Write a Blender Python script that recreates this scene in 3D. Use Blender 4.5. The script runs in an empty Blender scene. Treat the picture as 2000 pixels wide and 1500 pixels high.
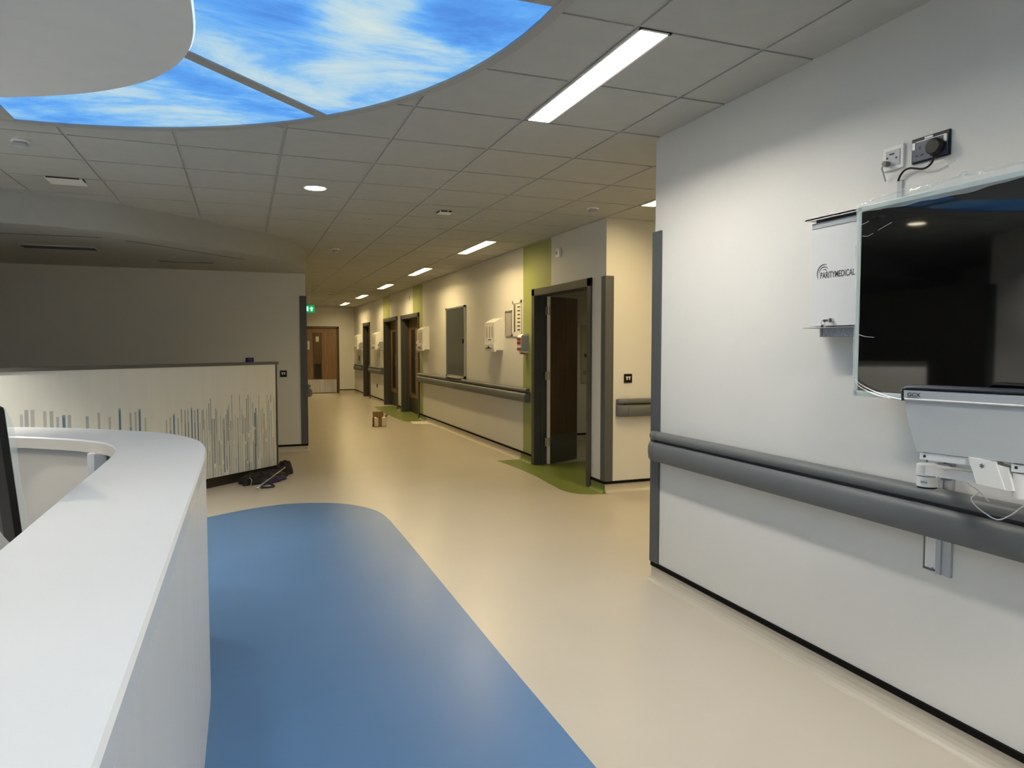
import bpy, bmesh, math, random
from mathutils import Vector, Matrix
random.seed(7)
sc = bpy.context.scene
COL = sc.collection
PI = math.pi
CEIL = 2.66
# ------------------------------------------------------------------ helpers
class B:
    """collects shapes given in world coordinates; build() links them as one mesh object"""
    def __init__(self): self.bm = bmesh.new()
    def box(self, a, b, bev=0.0, rot=None, mi=0):
        bm = self.bm
        x0,y0,z0 = [min(a[i],b[i]) for i in range(3)]; x1,y1,z1 = [max(a[i],b[i]) for i in range(3)]
        vs = [bm.verts.new(v) for v in ((x0,y0,z0),(x1,y0,z0),(x1,y1,z0),(x0,y1,z0),(x0,y0,z1),(x1,y0,z1),(x1,y1,z1),(x0,y1,z1))]
        fs = [bm.faces.new([vs[i] for i in f]) for f in ((3,2,1,0),(4,5,6,7),(0,1,5,4),(1,2,6,5),(2,3,7,6),(3,0,4,7))]
        for f in fs: f.material_index = mi
        if bev > 0:
            es = list({e for f in fs for e in f.edges})
            r = bmesh.ops.bevel(bm, geom=es, offset=bev, segments=2, affect='EDGES', profile=0.5)
            for f in r['faces']: f.material_index = mi
            if rot is not None:
                vs = list({v for f in r['faces'] for v in f.verts} | {v for v in vs if v.is_valid})
        if rot is not None: bmesh.ops.transform(bm, matrix=rot, verts=[v for v in vs if v.is_valid])
        return self
    def quad(self, pts, mi=0):
        f = self.bm.faces.new([self.bm.verts.new(p) for p in pts]); f.material_index = mi; return self
    def prism(self, pts, d, mi=0):
        """planar polygon pts (3D) extruded by vector d"""
        bm = self.bm; d = Vector(d)
        a = [bm.verts.new(p) for p in pts]; b = [bm.verts.new(Vector(p)+d) for p in pts]
        n = len(a); fs = [bm.faces.new(a), bm.faces.new(b[::-1])]
        for i in range(n): fs.append(bm.faces.new((a[i],a[(i+1)%n],b[(i+1)%n],b[i])))
        for f in fs: f.material_index = mi
        return self
    def cyl(self, p, q, r, n=24, r2=None, mi=0):
        p = Vector(p); q = Vector(q); ax = (q-p).normalized()
        t = Vector((0,0,1)) if abs(ax.z) < .9 else Vector((1,0,0))
        u = ax.cross(t).normalized(); v = ax.cross(u); r2 = r if r2 is None else r2
        bm = self.bm
        A = [bm.verts.new(p+(u*math.cos(2*PI*i/n)+v*math.sin(2*PI*i/n))*r) for i in range(n)]
        C = [bm.verts.new(q+(u*math.cos(2*PI*i/n)+v*math.sin(2*PI*i/n))*r2) for i in range(n)]
        fs = [bm.faces.new(A), bm.faces.new(C[::-1])]
        for i in range(n): fs.append(bm.faces.new((A[i],A[(i+1)%n],C[(i+1)%n],C[i])))
        for f in fs: f.material_index = mi
        return self
    def tube(self, pts, r, n=10, closed=False):
        pts = [Vector(p) for p in pts]; bm = self.bm; rings = []
        up = Vector((0.13,0.21,0.97)).normalized()
        N = len(pts)
        for i,p in enumerate(pts):
            a = pts[(i-1)%N] if closed or i > 0 else p; b = pts[(i+1)%N] if closed or i < N-1 else p
            t = (b-a).normalized(); u = t.cross(up)
            if u.length < .05: u = t.cross(Vector((1,0,0)))
            u.normalize(); v = t.cross(u); up = -v if False else up
            rr = r[i] if isinstance(r,(list,tuple)) else r
            rings.append([bm.verts.new(p+(u*math.cos(2*PI*k/n)+v*math.sin(2*PI*k/n))*rr) for k in range(n)])
        m = N if closed else N-1
        for i in range(m):
            A,C = rings[i], rings[(i+1)%N]
            for k in range(n): bm.faces.new((A[k],A[(k+1)%n],C[(k+1)%n],C[k]))
        if not closed: bm.faces.new(rings[0][::-1]); bm.faces.new(rings[-1])
        return self
    def loft(self, rings, cap=True, mi=0, closed=True):
        bm = self.bm; R = [[bm.verts.new(p) for p in r] for r in rings]; n = len(R[0])
        for A,C in zip(R,R[1:]):
            for k in range(n if closed else n-1):
                f = bm.faces.new((A[k],A[(k+1)%n],C[(k+1)%n],C[k])); f.material_index = mi
        if cap and closed:
            bm.faces.new(R[0][::-1]).material_index = mi; bm.faces.new(R[-1]).material_index = mi
        return self
    def ball(self, c, r, sc_=(1,1,1), seg=16):
        m = Matrix.Translation(c) @ Matrix.Diagonal((r*sc_[0], r*sc_[1], r*sc_[2], 1))
        bmesh.ops.create_uvsphere(self.bm, u_segments=seg, v_segments=seg//2, radius=1, matrix=m); return self
    def build(self, name, mats, parent=None, smooth=False, org=None):
        bm = self.bm
        bmesh.ops.recalc_face_normals(bm, faces=bm.faces[:])
        off = Vector((0,0,0))
        M = None
        if parent is not None:
            M = wmat(parent).inverted()
        elif org is not None: M = Matrix.Translation(-Vector(org))
        if M is not None: bmesh.ops.transform(bm, matrix=M, verts=bm.verts[:])
        me = bpy.data.meshes.new(name); bm.to_mesh(me); bm.free()
        for m in (mats if isinstance(mats,(list,tuple)) else [mats]): me.materials.append(m)
        if smooth:
            me.polygons.foreach_set('use_smooth', [True]*len(me.polygons))
            me.set_sharp_from_angle(angle=math.radians(38))
        o = bpy.data.objects.new(name, me); COL.objects.link(o)
        if parent is not None: o.parent = parent
        elif org is not None: o.location = org
        return o
def wmat(o):
    m = Matrix.LocRotScale(o.location, o.rotation_euler, o.scale)
    return wmat(o.parent) @ m if o.parent else m
def tag(o, label=None, cat=None, group=None, kind=None):
    if label: o['label'] = label
    if cat: o['category'] = cat
    if group: o['group'] = group
    if kind: o['kind'] = kind
    return o
def thing(name, label, cat, loc=(0,0,0), rz=0, group=None, kind=None):
    o = bpy.data.objects.new(name, None); COL.objects.link(o)
    o.location = loc; o.rotation_euler = (0,0,rz); o.empty_display_size = .1
    return tag(o, label, cat, group, kind)
def struct(o, label=None): o['kind'] = 'structure'; (label and o.__setitem__('label', label)); return o
def text_mesh(name, body, size, mat, parent, loc, xdir, ydir, ext=.0006, align='LEFT', sx=1.0):
    """flat lettering: xdir / ydir are world directions of the line and of the letter height"""
    cu = bpy.data.curves.new(name, 'FONT'); cu.body = body; cu.size = size; cu.offset = size*.009; cu.extrude = ext; cu.align_x = align
    t = bpy.data.objects.new(name, cu); COL.objects.link(t)
    dg = bpy.context.evaluated_depsgraph_get(); dg.update()
    me = bpy.data.meshes.new_from_object(t.evaluated_get(dg)); COL.objects.unlink(t); bpy.data.objects.remove(t)
    x = Vector(xdir).normalized(); y = Vector(ydir).normalized(); z = x.cross(y)
    M = Matrix.Translation(loc) @ Matrix((x,y,z)).transposed().to_4x4() @ Matrix.Diagonal((sx,1,1,1))
    me.transform(wmat(parent).inverted() @ M); me.materials.clear(); me.materials.append(mat); me.name = name
    o = bpy.data.objects.new(name, me); COL.objects.link(o); o.parent = parent
    return o
def spline(pts, k=8):
    out = []
    P = [Vector(p) for p in pts]; P = [P[0]*2-P[1]] + P + [P[-1]*2-P[-2]]
    for i in range(1, len(P)-2):
        for j in range(k):
            t = j/k
            a,b,c,d = P[i-1:i+3]
            out.append(0.5*((2*b)+(c-a)*t+(2*a-5*b+4*c-d)*t*t+(3*b-a-3*c+d)*t**3))
    out.append(P[-2]); return out
# ------------------------------------------------------------------ materials
def srgb(*c): return tuple(((v/255+.055)/1.055)**2.4 if v > 10 else v/255/12.92 for v in c)
def mat(name, c, rough=.5, metal=0.0, spec=.5, noise=None, bump=0, bscale=60, aniso=None):
    m = bpy.data.materials.new(name); m.use_nodes = True; nt = m.node_tree; b = nt.nodes['Principled BSDF']
    c = tuple(c)+(1,) if len(c) == 3 else c
    b.inputs['Base Color'].default_value = c; b.inputs['Roughness'].default_value = rough
    b.inputs['Metallic'].default_value = metal; b.inputs['Specular IOR Level'].default_value = spec
    if noise or bump:
        tc = nt.nodes.new('ShaderNodeTexCoord')
    if noise:
        s, amt = noise[0], noise[1]
        n = nt.nodes.new('ShaderNodeTexNoise'); n.inputs['Scale'].default_value = s; n.inputs['Detail'].default_value = 5
        mp = nt.nodes.new('ShaderNodeMapping')
        if len(noise) > 2: mp.inputs['Scale'].default_value = noise[2]
        nt.links.new(tc.outputs['Object'], mp.inputs['Vector']); nt.links.new(mp.outputs['Vector'], n.inputs['Vector'])
        r = nt.nodes.new('ShaderNodeValToRGB'); r.color_ramp.elements[0].position = .3; r.color_ramp.elements[1].position = .7
        r.color_ramp.elements[0].color = tuple(v*(1-amt) for v in c[:3])+(1,); r.color_ramp.elements[1].color = tuple(min(1,v*(1+amt)) for v in c[:3])+(1,)
        nt.links.new(n.outputs['Fac'], r.inputs['Fac']); nt.links.new(r.outputs['Color'], b.inputs['Base Color'])
    if bump:
        n2 = nt.nodes.new('ShaderNodeTexNoise'); n2.inputs['Scale'].default_value = bscale; n2.inputs['Detail'].default_value = 4
        nt.links.new(tc.outputs['Object'], n2.inputs['Vector'])
        bp = nt.nodes.new('ShaderNodeBump'); bp.inputs['Strength'].default_value = bump; bp.inputs['Distance'].default_value = .002
        nt.links.new(n2.outputs['Fac'], bp.inputs['Height']); nt.links.new(bp.outputs['Normal'], b.inputs['Normal'])
    return m
def emat(name, c, s):
    m = bpy.data.materials.new(name); m.use_nodes = True; nt = m.node_tree; nt.nodes.remove(nt.nodes['Principled BSDF'])
    e = nt.nodes.new('ShaderNodeEmission'); e.inputs['Color'].default_value = tuple(c)+(1,); e.inputs['Strength'].default_value = s
    nt.links.new(e.outputs[0], nt.nodes['Material Output'].inputs['Surface']); return m
WALL = mat('wall_paint', (.69,.685,.655), .55, spec=.3, bump=.12, bscale=220)
GREEN = mat('green_paint', (.33,.37,.135), .55, spec=.3, bump=.12, bscale=220)
CEILM = mat('ceiling_tile', (.43,.435,.41), .85, spec=.15, noise=(9,.025), bump=.15, bscale=300)
TBAR = mat('ceiling_grid_metal', (.40,.40,.375), .5, spec=.3)
RING = mat('sky_panel_trim', (.36,.355,.33), .5, spec=.2)
DRUM = mat('ceiling_raft_paint', (.70,.70,.68), .7, spec=.2, noise=(6,.02))
FLOOR = mat('beige_vinyl', (.52,.475,.395), .30, spec=.5, noise=(1.3,.035), bump=.05, bscale=120)
BLUE = mat('blue_vinyl', (.085,.185,.36), .33, spec=.5, noise=(1.5,.05), bump=.05, bscale=120)
GRNF = mat('green_vinyl', (.19,.235,.055), .33, spec=.5, noise=(2,.06), bump=.05, bscale=120)
BLACKS = mat('black_capping', (.006,.005,.005), .8, spec=.1)
GREY = mat('slate_grey_vinyl', (.120,.128,.135), .5, spec=.4, bump=.12, bscale=400)
GUARDM = mat('corner_guard_vinyl', (.080,.087,.092), .5, spec=.4)
FRAMEG = mat('dark_grey_paint', (.062,.062,.055), .45, spec=.4)
SOLID = mat('white_solid_surface', (.82,.83,.82), .22, spec=.5, noise=(3,.012))
DESKF = mat('desk_front_laminate', (.76,.765,.745), .3, spec=.5, noise=(2.2,.03,(6,6,.35)))
CREAM = mat('cream_laminate', (.76,.70,.60), .5)
PANELW = mat('partition_laminate', (.80,.785,.71), .4, noise=(3,.03,(4,4,.6)))
WOODR = None
def wood(name, c1, c2):
    m = bpy.data.materials.new(name); m.use_nodes = True; nt = m.node_tree; b = nt.nodes['Principled BSDF']
    tc = nt.nodes.new('ShaderNodeTexCoord'); mp = nt.nodes.new('ShaderNodeMapping'); mp.inputs['Scale'].default_value = (14,14,.9)
    n = nt.nodes.new('ShaderNodeTexNoise'); n.inputs['Scale'].default_value = 2.2; n.inputs['Detail'].default_value = 8; n.inputs['Distortion'].default_value = .4
    r = nt.nodes.new('ShaderNodeValToRGB'); r.color_ramp.elements[0].position = .32; r.color_ramp.elements[1].position = .68
    r.color_ramp.elements[0].color = c1+(1,); r.color_ramp.elements[1].color = c2+(1,)
    nt.links.new(tc.outputs['Object'], mp.inputs[0]); nt.links.new(mp.outputs[0], n.inputs['Vector'])
    nt.links.new(n.outputs['Fac'], r.inputs[0]); nt.links.new(r.outputs[0], b.inputs['Base Color'])
    b.inputs['Roughness'].default_value = .42; return m
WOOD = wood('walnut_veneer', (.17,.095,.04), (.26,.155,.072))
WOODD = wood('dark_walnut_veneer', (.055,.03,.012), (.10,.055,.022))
STEEL = mat('brushed_steel', (.55,.53,.49), .28, metal=1, noise=(5,.25,(6,6,.15)))
KICK = mat('dull_kick_plate', (.13,.135,.10), .4, metal=.7)
KICKD = mat('black_kick_plate', (.03,.028,.02), .5)
CHROME = mat('chrome', (.6,.6,.6), .18, metal=1)
WHITEP = mat('white_plastic', (.78,.77,.74), .35)
GREYP = mat('light_grey_plastic', (.40,.42,.44), .4)
BLACKP = mat('black_plastic', (.003,.003,.0035), .45, spec=.25)
DARKP = mat('dark_plastic', (.03,.03,.032), .45)
NAVYP = mat('navy_grey_plastic', (.035,.048,.085), .35)
REDP = mat('red_label', (.30,.02,.02), .35)
GLASSD = mat('dark_vision_glass', (.02,.017,.010), .08, spec=.6)
SCREEN = mat('black_screen_glass', (.0012,.0014,.0015), .035, spec=.85)
BEZEL = mat('silver_bezel', (.52,.60,.58), .35, metal=.25)
BOARD = mat('dark_board_glass', (.055,.065,.07), .18, spec=.5)
PURPLE = mat('purple_tape', (.045,.02,.12), .5)
CARD = mat('brown_cardboard', (.19,.11,.035), .75)
BOXW = mat('box_white_print', (.55,.52,.42), .7)
FABK = mat('black_fabric', (.006,.006,.007), .8, bump=.6, bscale=90)
BLUED = mat('navy_fabric', (.012,.012,.05), .7)
PAPER = mat('white_paper', (.74,.72,.66), .7)
PRINT = mat('black_print', (.012,.012,.012), .6)
PAPERG = mat('grey_notice_paper', (.42,.40,.36), .6)
SCREENW = mat('workstation_enclosure', (.47,.49,.49), .4, bump=.2, bscale=350)
RIMD = mat('workstation_rim', (.022,.028,.042), .45)
CAB = mat('cabinet_white_steel', (.68,.69,.69), .38, spec=.4)
CABG = mat('cabinet_perforated_grey', (.33,.34,.36), .5, noise=(160,.35))
ALU = mat('aluminium', (.52,.53,.54), .35, metal=.85)
ALUD = mat('dark_aluminium', (.17,.18,.19), .4, metal=.6)  # darker grey metal of the track edges and slider
VENTD = mat('vent_dark', (.035,.032,.028), .7)
EXITG = emat('exit_green', (.0,.42,.11), 1.0)
EXITW = emat('exit_white', (.75,1.0,.85), 1.1)
WARM = (1,.755,.38); NEUT = (1,.93,.82)
L_CORR = emat('corridor_diffuser', WARM, 84)
L_NEAR = emat('reception_diffuser', NEUT, 108)
L_DOWN = emat('downlight_diffuser', (1,.85,.60), 14)
L_DESK_FILL = emat('desk_fill_diffuser', (1,.96,.88), 14)
L_ROOM_FILL = emat('room_fill_diffuser', (1,.80,.45), 9)
def sky_mat():
    m = bpy.data.materials.new('printed_sky_lightbox'); m.use_nodes = True; nt = m.node_tree; nt.nodes.remove(nt.nodes['Principled BSDF'])
    N = nt.nodes.new; L = nt.links.new
    e = N('ShaderNodeEmission'); tc = N('ShaderNodeTexCoord')
    mp = N('ShaderNodeMapping'); mp.inputs['Rotation'].default_value = (0,0,.5); mp.inputs['Scale'].default_value = (.55,1.0,1); mp.inputs['Location'].default_value = (1.9,2.6,.7)
    n = N('ShaderNodeTexNoise'); n.inputs['Scale'].default_value = 1.5; n.inputs['Detail'].default_value = 10; n.inputs['Roughness'].default_value = .66; n.inputs['Distortion'].default_value = .35
    r = N('ShaderNodeValToRGB'); cr = r.color_ramp
    cr.elements[0].position = .33; cr.elements[0].color = srgb(82,138,218)+(1,)
    cr.elements[1].position = .72; cr.elements[1].color = srgb(205,220,216)+(1,)
    for ps,cc in ((.43,(94,162,236)),(.51,(128,184,234)),(.58,(168,203,226)),(.65,(190,212,220))):
        x = cr.elements.new(ps); x.color = srgb(*cc)+(1,)
    L(tc.outputs['Object'], mp.inputs[0]); L(mp.outputs[0], n.inputs['Vector']); # printed cloud banks and clear patches (part of the picture on the panels)
    wn = N('ShaderNodeTexNoise'); wn.inputs['Scale'].default_value = 3.2; wn.inputs['Detail'].default_value = 6
    L(tc.outputs['Object'], wn.inputs['Vector'])
    wv = N('ShaderNodeVectorMath'); wv.operation = 'MULTIPLY_ADD'; wv.inputs[1].default_value = (.34,.34,0); L(wn.outputs['Color'], wv.inputs[0]); L(tc.outputs['Object'], wv.inputs[2])
    cur = n.outputs['Fac']
    for x,y,rad,a in ((-.06,3.2,.20,.13),(.05,3.47,.22,.13),(.2,3.66,.2,.12),(.40,3.74,.22,.15),(.43,2.86,.24,.17),(.47,3.20,.24,.17),(.42,2.55,.25,.16),(.75,3.12,.22,.14),(.92,3.0,.22,.12),(1.06,2.78,.2,.12),(.75,2.84,.14,.08),
                      (.10,2.92,.30,-.15),(.22,2.72,.25,-.13),(.70,2.62,.22,-.13),(.86,2.62,.2,-.12),(.6,3.6,.2,-.10),(.16,3.25,.18,-.10),(-.2,3.75,.3,-.08),(.1,3.95,.3,-.12),(-.85,4.35,.45,-.09),(-.4,4.35,.3,-.10),(-.33,3.72,.12,.10),(-.62,4.2,.2,.07),(.05,3.78,.08,.10)):
        vd = N('ShaderNodeVectorMath'); vd.operation = 'DISTANCE'; L(wv.outputs[0], vd.inputs[0]); vd.inputs[1].default_value = (x+1.16+.17, y-1.55+.17, 0)
        mr = N('ShaderNodeMapRange'); mr.interpolation_type = 'SMOOTHSTEP'; mr.inputs[1].default_value = 0; mr.inputs[2].default_value = rad*1.25; mr.inputs[3].default_value = a*.62; mr.inputs[4].default_value = 0
        ad = N('ShaderNodeMath'); ad.operation = 'ADD'; L(vd.outputs['Value'], mr.inputs[0]); L(mr.outputs[0], ad.inputs[0]); L(cur, ad.inputs[1]); cur = ad.outputs[0]
    L(cur, r.inputs[0]); L(r.outputs[0], e.inputs['Color'])
    e.inputs['Strength'].default_value = 1.08
    L(e.outputs[0], nt.nodes['Material Output'].inputs['Surface']); return m
SKY = sky_mat()
EDGE = emat('panel_edge_glow', (.72,.88,1), 1.1)
def film_mat():
    m = bpy.data.materials.new('clear_protective_film'); m.use_nodes = True; nt = m.node_tree; b = nt.nodes['Principled BSDF']
    b.inputs['Base Color'].default_value = (.75,.85,.84,1); b.inputs['Roughness'].default_value = .12; b.inputs['Alpha'].default_value = .26
    b.inputs['Specular IOR Level'].default_value = .9
    return m
FILM = film_mat()
# ------------------------------------------------------------------ camera
F = 1375.9
cam = bpy.data.cameras.new('camera'); co = bpy.data.objects.new('camera', cam); COL.objects.link(co)
cam.sensor_width = 36; cam.lens = F/2000*36; cam.clip_start = .02
co.location = (0,0,1.42); co.rotation_euler = (math.radians(90-2.961), 0, -math.radians(20.889))
sc.camera = co
# ------------------------------------------------------------------ geometry constants
XT = 2.325; YT = 3.68          # wall with the screen and its corner
XR = 3.28; YC = 6.05           # corridor right wall, return wall
YE = 22.5; XL = .80; YB = 9.9  # end wall, corridor left wall, back wall
YN = -3.2; XF = 7.2; XW = -3.2; YW = 5.35; XWW = -6.2
# ---- floor
b = B(); b.quad([(XWW-.2,YN-.2,0),(XF+.2,YN-.2,0),(XF+.2,YE+.2,0),(XWW-.2,YE+.2,0)])
struct(b.build('floor', FLOOR), 'beige vinyl floor')
blue = [(-.9,5.9),(-.6,6.16),(-.3,6.36),(-.13,6.47),(.08,6.58),(.35,6.65),(.61,6.6),(.80,6.50),(.93,6.36),(1.03,6.18),(1.085,5.98),(1.105,5.7)]
blue = [(p.x,p.y) for p in spline([(x,y,0) for x,y in blue], 5)]
blue += [(1.105,5.0),(1.09,3.0),(1.095,-2.4),(-3.0,-2.4),(-3.0,4.0),(-2.2,4.9),(-1.5,5.45)]
b = B(); b.prism([(x,y,.0012) for x,y in blue], (0,0,-.0008)); struct(b.build('floor', BLUE), 'blue vinyl floor area curving around the reception desk')
g1 = [(2.955,8.28),(3.30,8.28),(3.30,7.80),(3.46,7.80),(4.35,7.95),(4.35,6.42),(3.30,6.42),(3.30,6.0),(3.12,6.04),(3.03,6.1),(2.97,6.2),(2.945,6.34),(2.965,6.7),(3.0,7.1),(3.0,7.6),(2.975,8.0)]
b = B(); b.prism([(x,y,.0012) for x,y in g1], (0,0,-.0008)); struct(b.build('floor', GRNF), 'green vinyl floor patch at the open doorway')
g2 = [(2.92,17.0),(3.4,17.0),(3.4,13.2),(2.95,13.2),(2.87,13.5),(2.84,14.35),(2.85,15.5)]
b = B(); b.prism([(x,y,.0012) for x,y in g2], (0,0,-.0008)); struct(b.build('floor', GRNF), 'green vinyl floor patch at the two closed corridor doors')
# ---- walls
TH = .12
doors = [(6.34,7.89,2.12),(13.75,15.46,2.12),(15.85,17.52,2.13),(19.56,20.72,2.12)]
bands = [(7.346,8.202),(13.474,14.31),(16.74,17.60)]
def pieces(y0, y1, ops, brk):
    ys = sorted({y0,y1,*[v for o in ops for v in o[:2]],*[v for q in brk for v in q]})
    for a,c in zip(ys,ys[1:]):
        m = (a+c)/2
        z0 = 0
        for o in ops:
            if o[0] < m < o[1]: z0 = o[2]
        yield a,c,z0,any(q[0] < m < q[1] for q in brk)
b = B()
for a,c,z0,g in pieces(YC, YE, doors, bands):
    b.box((XR,a,z0),(XR+TH,c,CEIL+.02), mi=1 if g else 0)
struct(b.build('wall_right', [WALL,GREEN]), 'corridor wall with green bands')
def wallbox(name, a, c, label=None, m=WALL): bb = B(); bb.box(a, c); return struct(bb.build(name, m), label)
wallbox('wall_right', (XT,YN,0),(XT+.15,YT,CEIL+.02), 'white wall carrying the big screen')
wallbox('wall_side', (XT+.15,YT-.12,0),(XF,YT,CEIL+.02), 'near wall of the side passage')
wallbox('wall_side', (XR+TH,YC,0),(XF,YC+TH,CEIL+.02), 'return wall of the side passage')
wallbox('wall_side', (XF,YT-.12,0),(XF+.12,10,CEIL+.02), 'end of the side passage')
b = B(); b.box((XL-TH,YE,0),(1.77,YE+.12,CEIL+.02)); b.box((1.77,YE,2.075),(2.81,YE+.12,CEIL+.02)); b.box((2.81,YE,0),(XR+TH,YE+.12,CEIL+.02))
struct(b.build('wall_end', WALL), 'end wall of the corridor')
wallbox('wall_left', (XL-TH,YB+.12,0),(XL,YE,CEIL+.02), 'left corridor wall')
wallbox('wall_back', (XWW,YB,0),(XL,YB+.12,CEIL+.02), 'dim wall behind the striped partition')
wallbox('wall_left', (XW-.12,YN,0),(XW,YW,CEIL+.02), 'left wall of the reception')
wallbox('wall_left', (XWW,YW-.12,0),(XW-.12,YW,CEIL+.02), 'left return wall')
wallbox('wall_left', (XWW-.12,YW-.12,0),(XWW,YB+.12,CEIL+.02), 'far left wall')
wallbox('wall_rear', (XW-.12,YN-.12,0),(XT+.15,YN,CEIL+.02), 'rear wall')
wallbox('wall_room', (XR+TH,9.65,0),(XF,9.77,CEIL+.02), 'inner wall of the room behind the open door')
# ---- ceiling : lay-in tiles with recessed grid
troffers = []   # (x0,y0) far-left... each 0.135 x 1.17 cut-out
def trof(x, y): troffers.append((x, y))
trof(1.47,2.45); trof(1.47,-.55); trof(1.47,-2.9)  # last two are added behind the camera to light desk and screen wall
for k in (7.85,10.85,13.85,16.9,19.95): trof(2.67,k)
trof(3.275,4.25); trof(5.67,4.25)
TW, TL = .135, 1.175
def sub(r, h):
    x0,y0,x1,y1 = r; a0,b0,a1,b1 = h
    if a0 >= x1 or a1 <= x0 or b0 >= y1 or b1 <= y0: return [r]
    out = []
    if y0 < b0: out.append((x0,y0,x1,b0))
    if b1 < y1: out.append((x0,b1,x1,y1))
    yy0,yy1 = max(y0,b0),min(y1,b1)
    if x0 < a0: out.append((x0,yy0,a0,yy1))
    if a1 < x1: out.append((a1,yy0,x1,yy1))
    return out
holes = [(x,y,x+TW,y+TL) for x,y in troffers]
def cut(r):
    rs = [r]
    for h in holes: rs = [q for s in rs for q in sub(s, h)]
    return [q for q in rs if q[2]-q[0] > .003 and q[3]-q[1] > .003]
b = B(); X0,Y0 = 1.45,2.435; G = .009
for i in range(-13,10):
    for j in range(-10,34):
        x0 = X0+.6*i+G; y0 = Y0+.6*j+G
        x1,y1 = x0+.6-2*G, y0+.6-2*G
        if y0 > YB+.1 and (x1 < XL-.1 or x0 > XR+.1): continue
        if x0 > XF or y0 > YE or x1 < XWW or y1 < YN: continue
        for r in cut((x0,y0,x1,y1)):
            b.box((r[0],r[1],CEIL),(r[2],r[3],CEIL+.010))
for r in cut((XWW,YN,XF,YE+.1)): b.box((r[0],r[1],CEIL+.006),(r[2],r[3],CEIL+.012), mi=1)
struct(b.build('ceiling', [CEILM,TBAR]), 'suspended ceiling of square tiles')
# recess ceiling behind the curved bulkhead, and the bulkhead itself
bk = [(.80,9.9),(.785,9.55),(.70,9.15),(.59,8.80),(.42,8.42),(.16,8.10),(-.33,7.60),(-.73,7.18),(-1.05,6.92),(-1.54,6.745),(-2.0,6.72),(-2.8,6.85),(-4.2,7.3),(XWW,8.0)]
bs = [(p.x,p.y) for p in spline([(x,y,0) for x,y in bk], 6)]
SOF = 2.41
b = B()
b.loft([[ (x,y,SOF) for x,y in bs],[(x,y,CEIL+.004) for x,y in bs]], closed=False)
b.loft([[ (x,y,SOF) for x,y in bs],[(x,YB+.01,SOF) for x,y in bs]], closed=False)
bu = b.build('ceiling', CEILM, smooth=True); struct(bu, 'curved bulkhead with a lower ceiling behind it')
def trimline(pts, w, z, name='trim_1', m=VENTD):
    b = B(); P = [Vector((x,y,0)) for x,y in pts]
    for p,q in zip(P,P[1:]):
        d = (q-p).normalized(); n = Vector((-d.y,d.x,0))*w/2
        b.prism([(p-n)+Vector((0,0,z)),(q-n)+Vector((0,0,z)),(q+n)+Vector((0,0,z)),(p+n)+Vector((0,0,z))], (0,0,-.002))
    return struct(b.build(name, m), 'thin dark shadow line in the lower ceiling')
trimline([(-2.6,7.36),(-1.945,7.333),(-1.165,7.308)], .012, SOF)
trimline([(-1.0,7.44),(-.786,7.638),(-.354,8.103),(.04,8.552)], .012, SOF, 'trim_2')
# ---- coved skirting with black capping
def cove(name, p, q, nrm, m=FLOOR, cap=True, label=None):
    """p,q floor points along a wall, nrm = direction out of the wall"""
    p = Vector((*p,0)); q = Vector((*q,0)); n = Vector((*nrm,0))
    prof = [(0,.0),(.042,.0005),(.030,.004),(.018,.011),(.009,.022),(.004,.038),(.003,.092),(0,.092)]
    b = B(); b.loft([[p+n*d+Vector((0,0,z)) for d,z in prof],[q+n*d+Vector((0,0,z)) for d,z in prof]])
    o = struct(b.build(name, m), label)
    if cap:
        pc = [(0,.088),(.011,.088),(.012,.094),(.010,.1115),(0,.113)]
        b = B(); b.loft([[p+n*d+Vector((0,0,z)) for d,z in pc],[q+n*d+Vector((0,0,z)) for d,z in pc]])
        b.build('capping_strip', BLACKS, o)
    return o
cove('baseboard_right', (XT,YN),(XT,YT), (-1,0))
cove('baseboard_side', (XT,YT),(XF,YT), (0,1))
cove('baseboard_side', (XR,YC),(XF,YC), (0,-1))
cove('baseboard_right', (XR,YC),(XR,6.34), (-1,0), GRNF)
cove('baseboard_right', (XR,7.89),(XR,8.27), (-1,0), GRNF)
cove('baseboard_right', (XR,8.27),(XR,13.2), (-1,0))
cove('baseboard_right', (XR,13.2),(XR,13.75), (-1,0), GRNF)
cove('baseboard_right', (XR,15.46),(XR,15.85), (-1,0), GRNF)
cove('baseboard_right', (XR,17.52),(XR,19.56), (-1,0))
cove('baseboard_right', (XR,20.72),(XR,YE), (-1,0))
cove('baseboard_end', (2.81,YE),(XR,YE), (0,-1))
cove('baseboard_end', (XL,YE),(1.77,YE), (0,-1))
cove('baseboard_left', (XL,YB),(XL,YE), (1,0))
cove('baseboard_back', (XWW,YB),(XL,YB), (0,-1))
cove('baseboard_room', (XR+TH,9.65),(XF,9.65), (0,-1))
# ---- corner guards
def guard(x, y, sx, sy, label, z0=.1135, z1=2.11, w=.078, t=.012):
    """L profile on an outside corner; sx,sy = directions in which the two wall faces run away from the corner"""
    P = [(x-sx*t,y-sy*t),(x+sx*w,y-sy*t),(x+sx*w,y),(x,y),(x,y+sy*w),(x-sx*t,y+sy*w)]
    b = B(); b.prism([(px,py,z0) for px,py in P], (0,0,z1-z0))
    o = b.build('corner_guard', GUARDM, org=(x,y,z0))
    return tag(o, label, 'corner guard', 'grey corner guards on outside wall corners')
guard(XT, YT, 1, -1, 'tall grey corner guard beside the big screen wall')
guard(XR, YC, 1, 1, 'tall grey corner guard just right of the open doorway')
guard(XL, YB, -1, 1, 'tall dark grey corner guard behind the striped partition')
guard(XW, YW, -1, -1, 'dark corner guard on the left wall, reflected in the screen')
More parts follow.
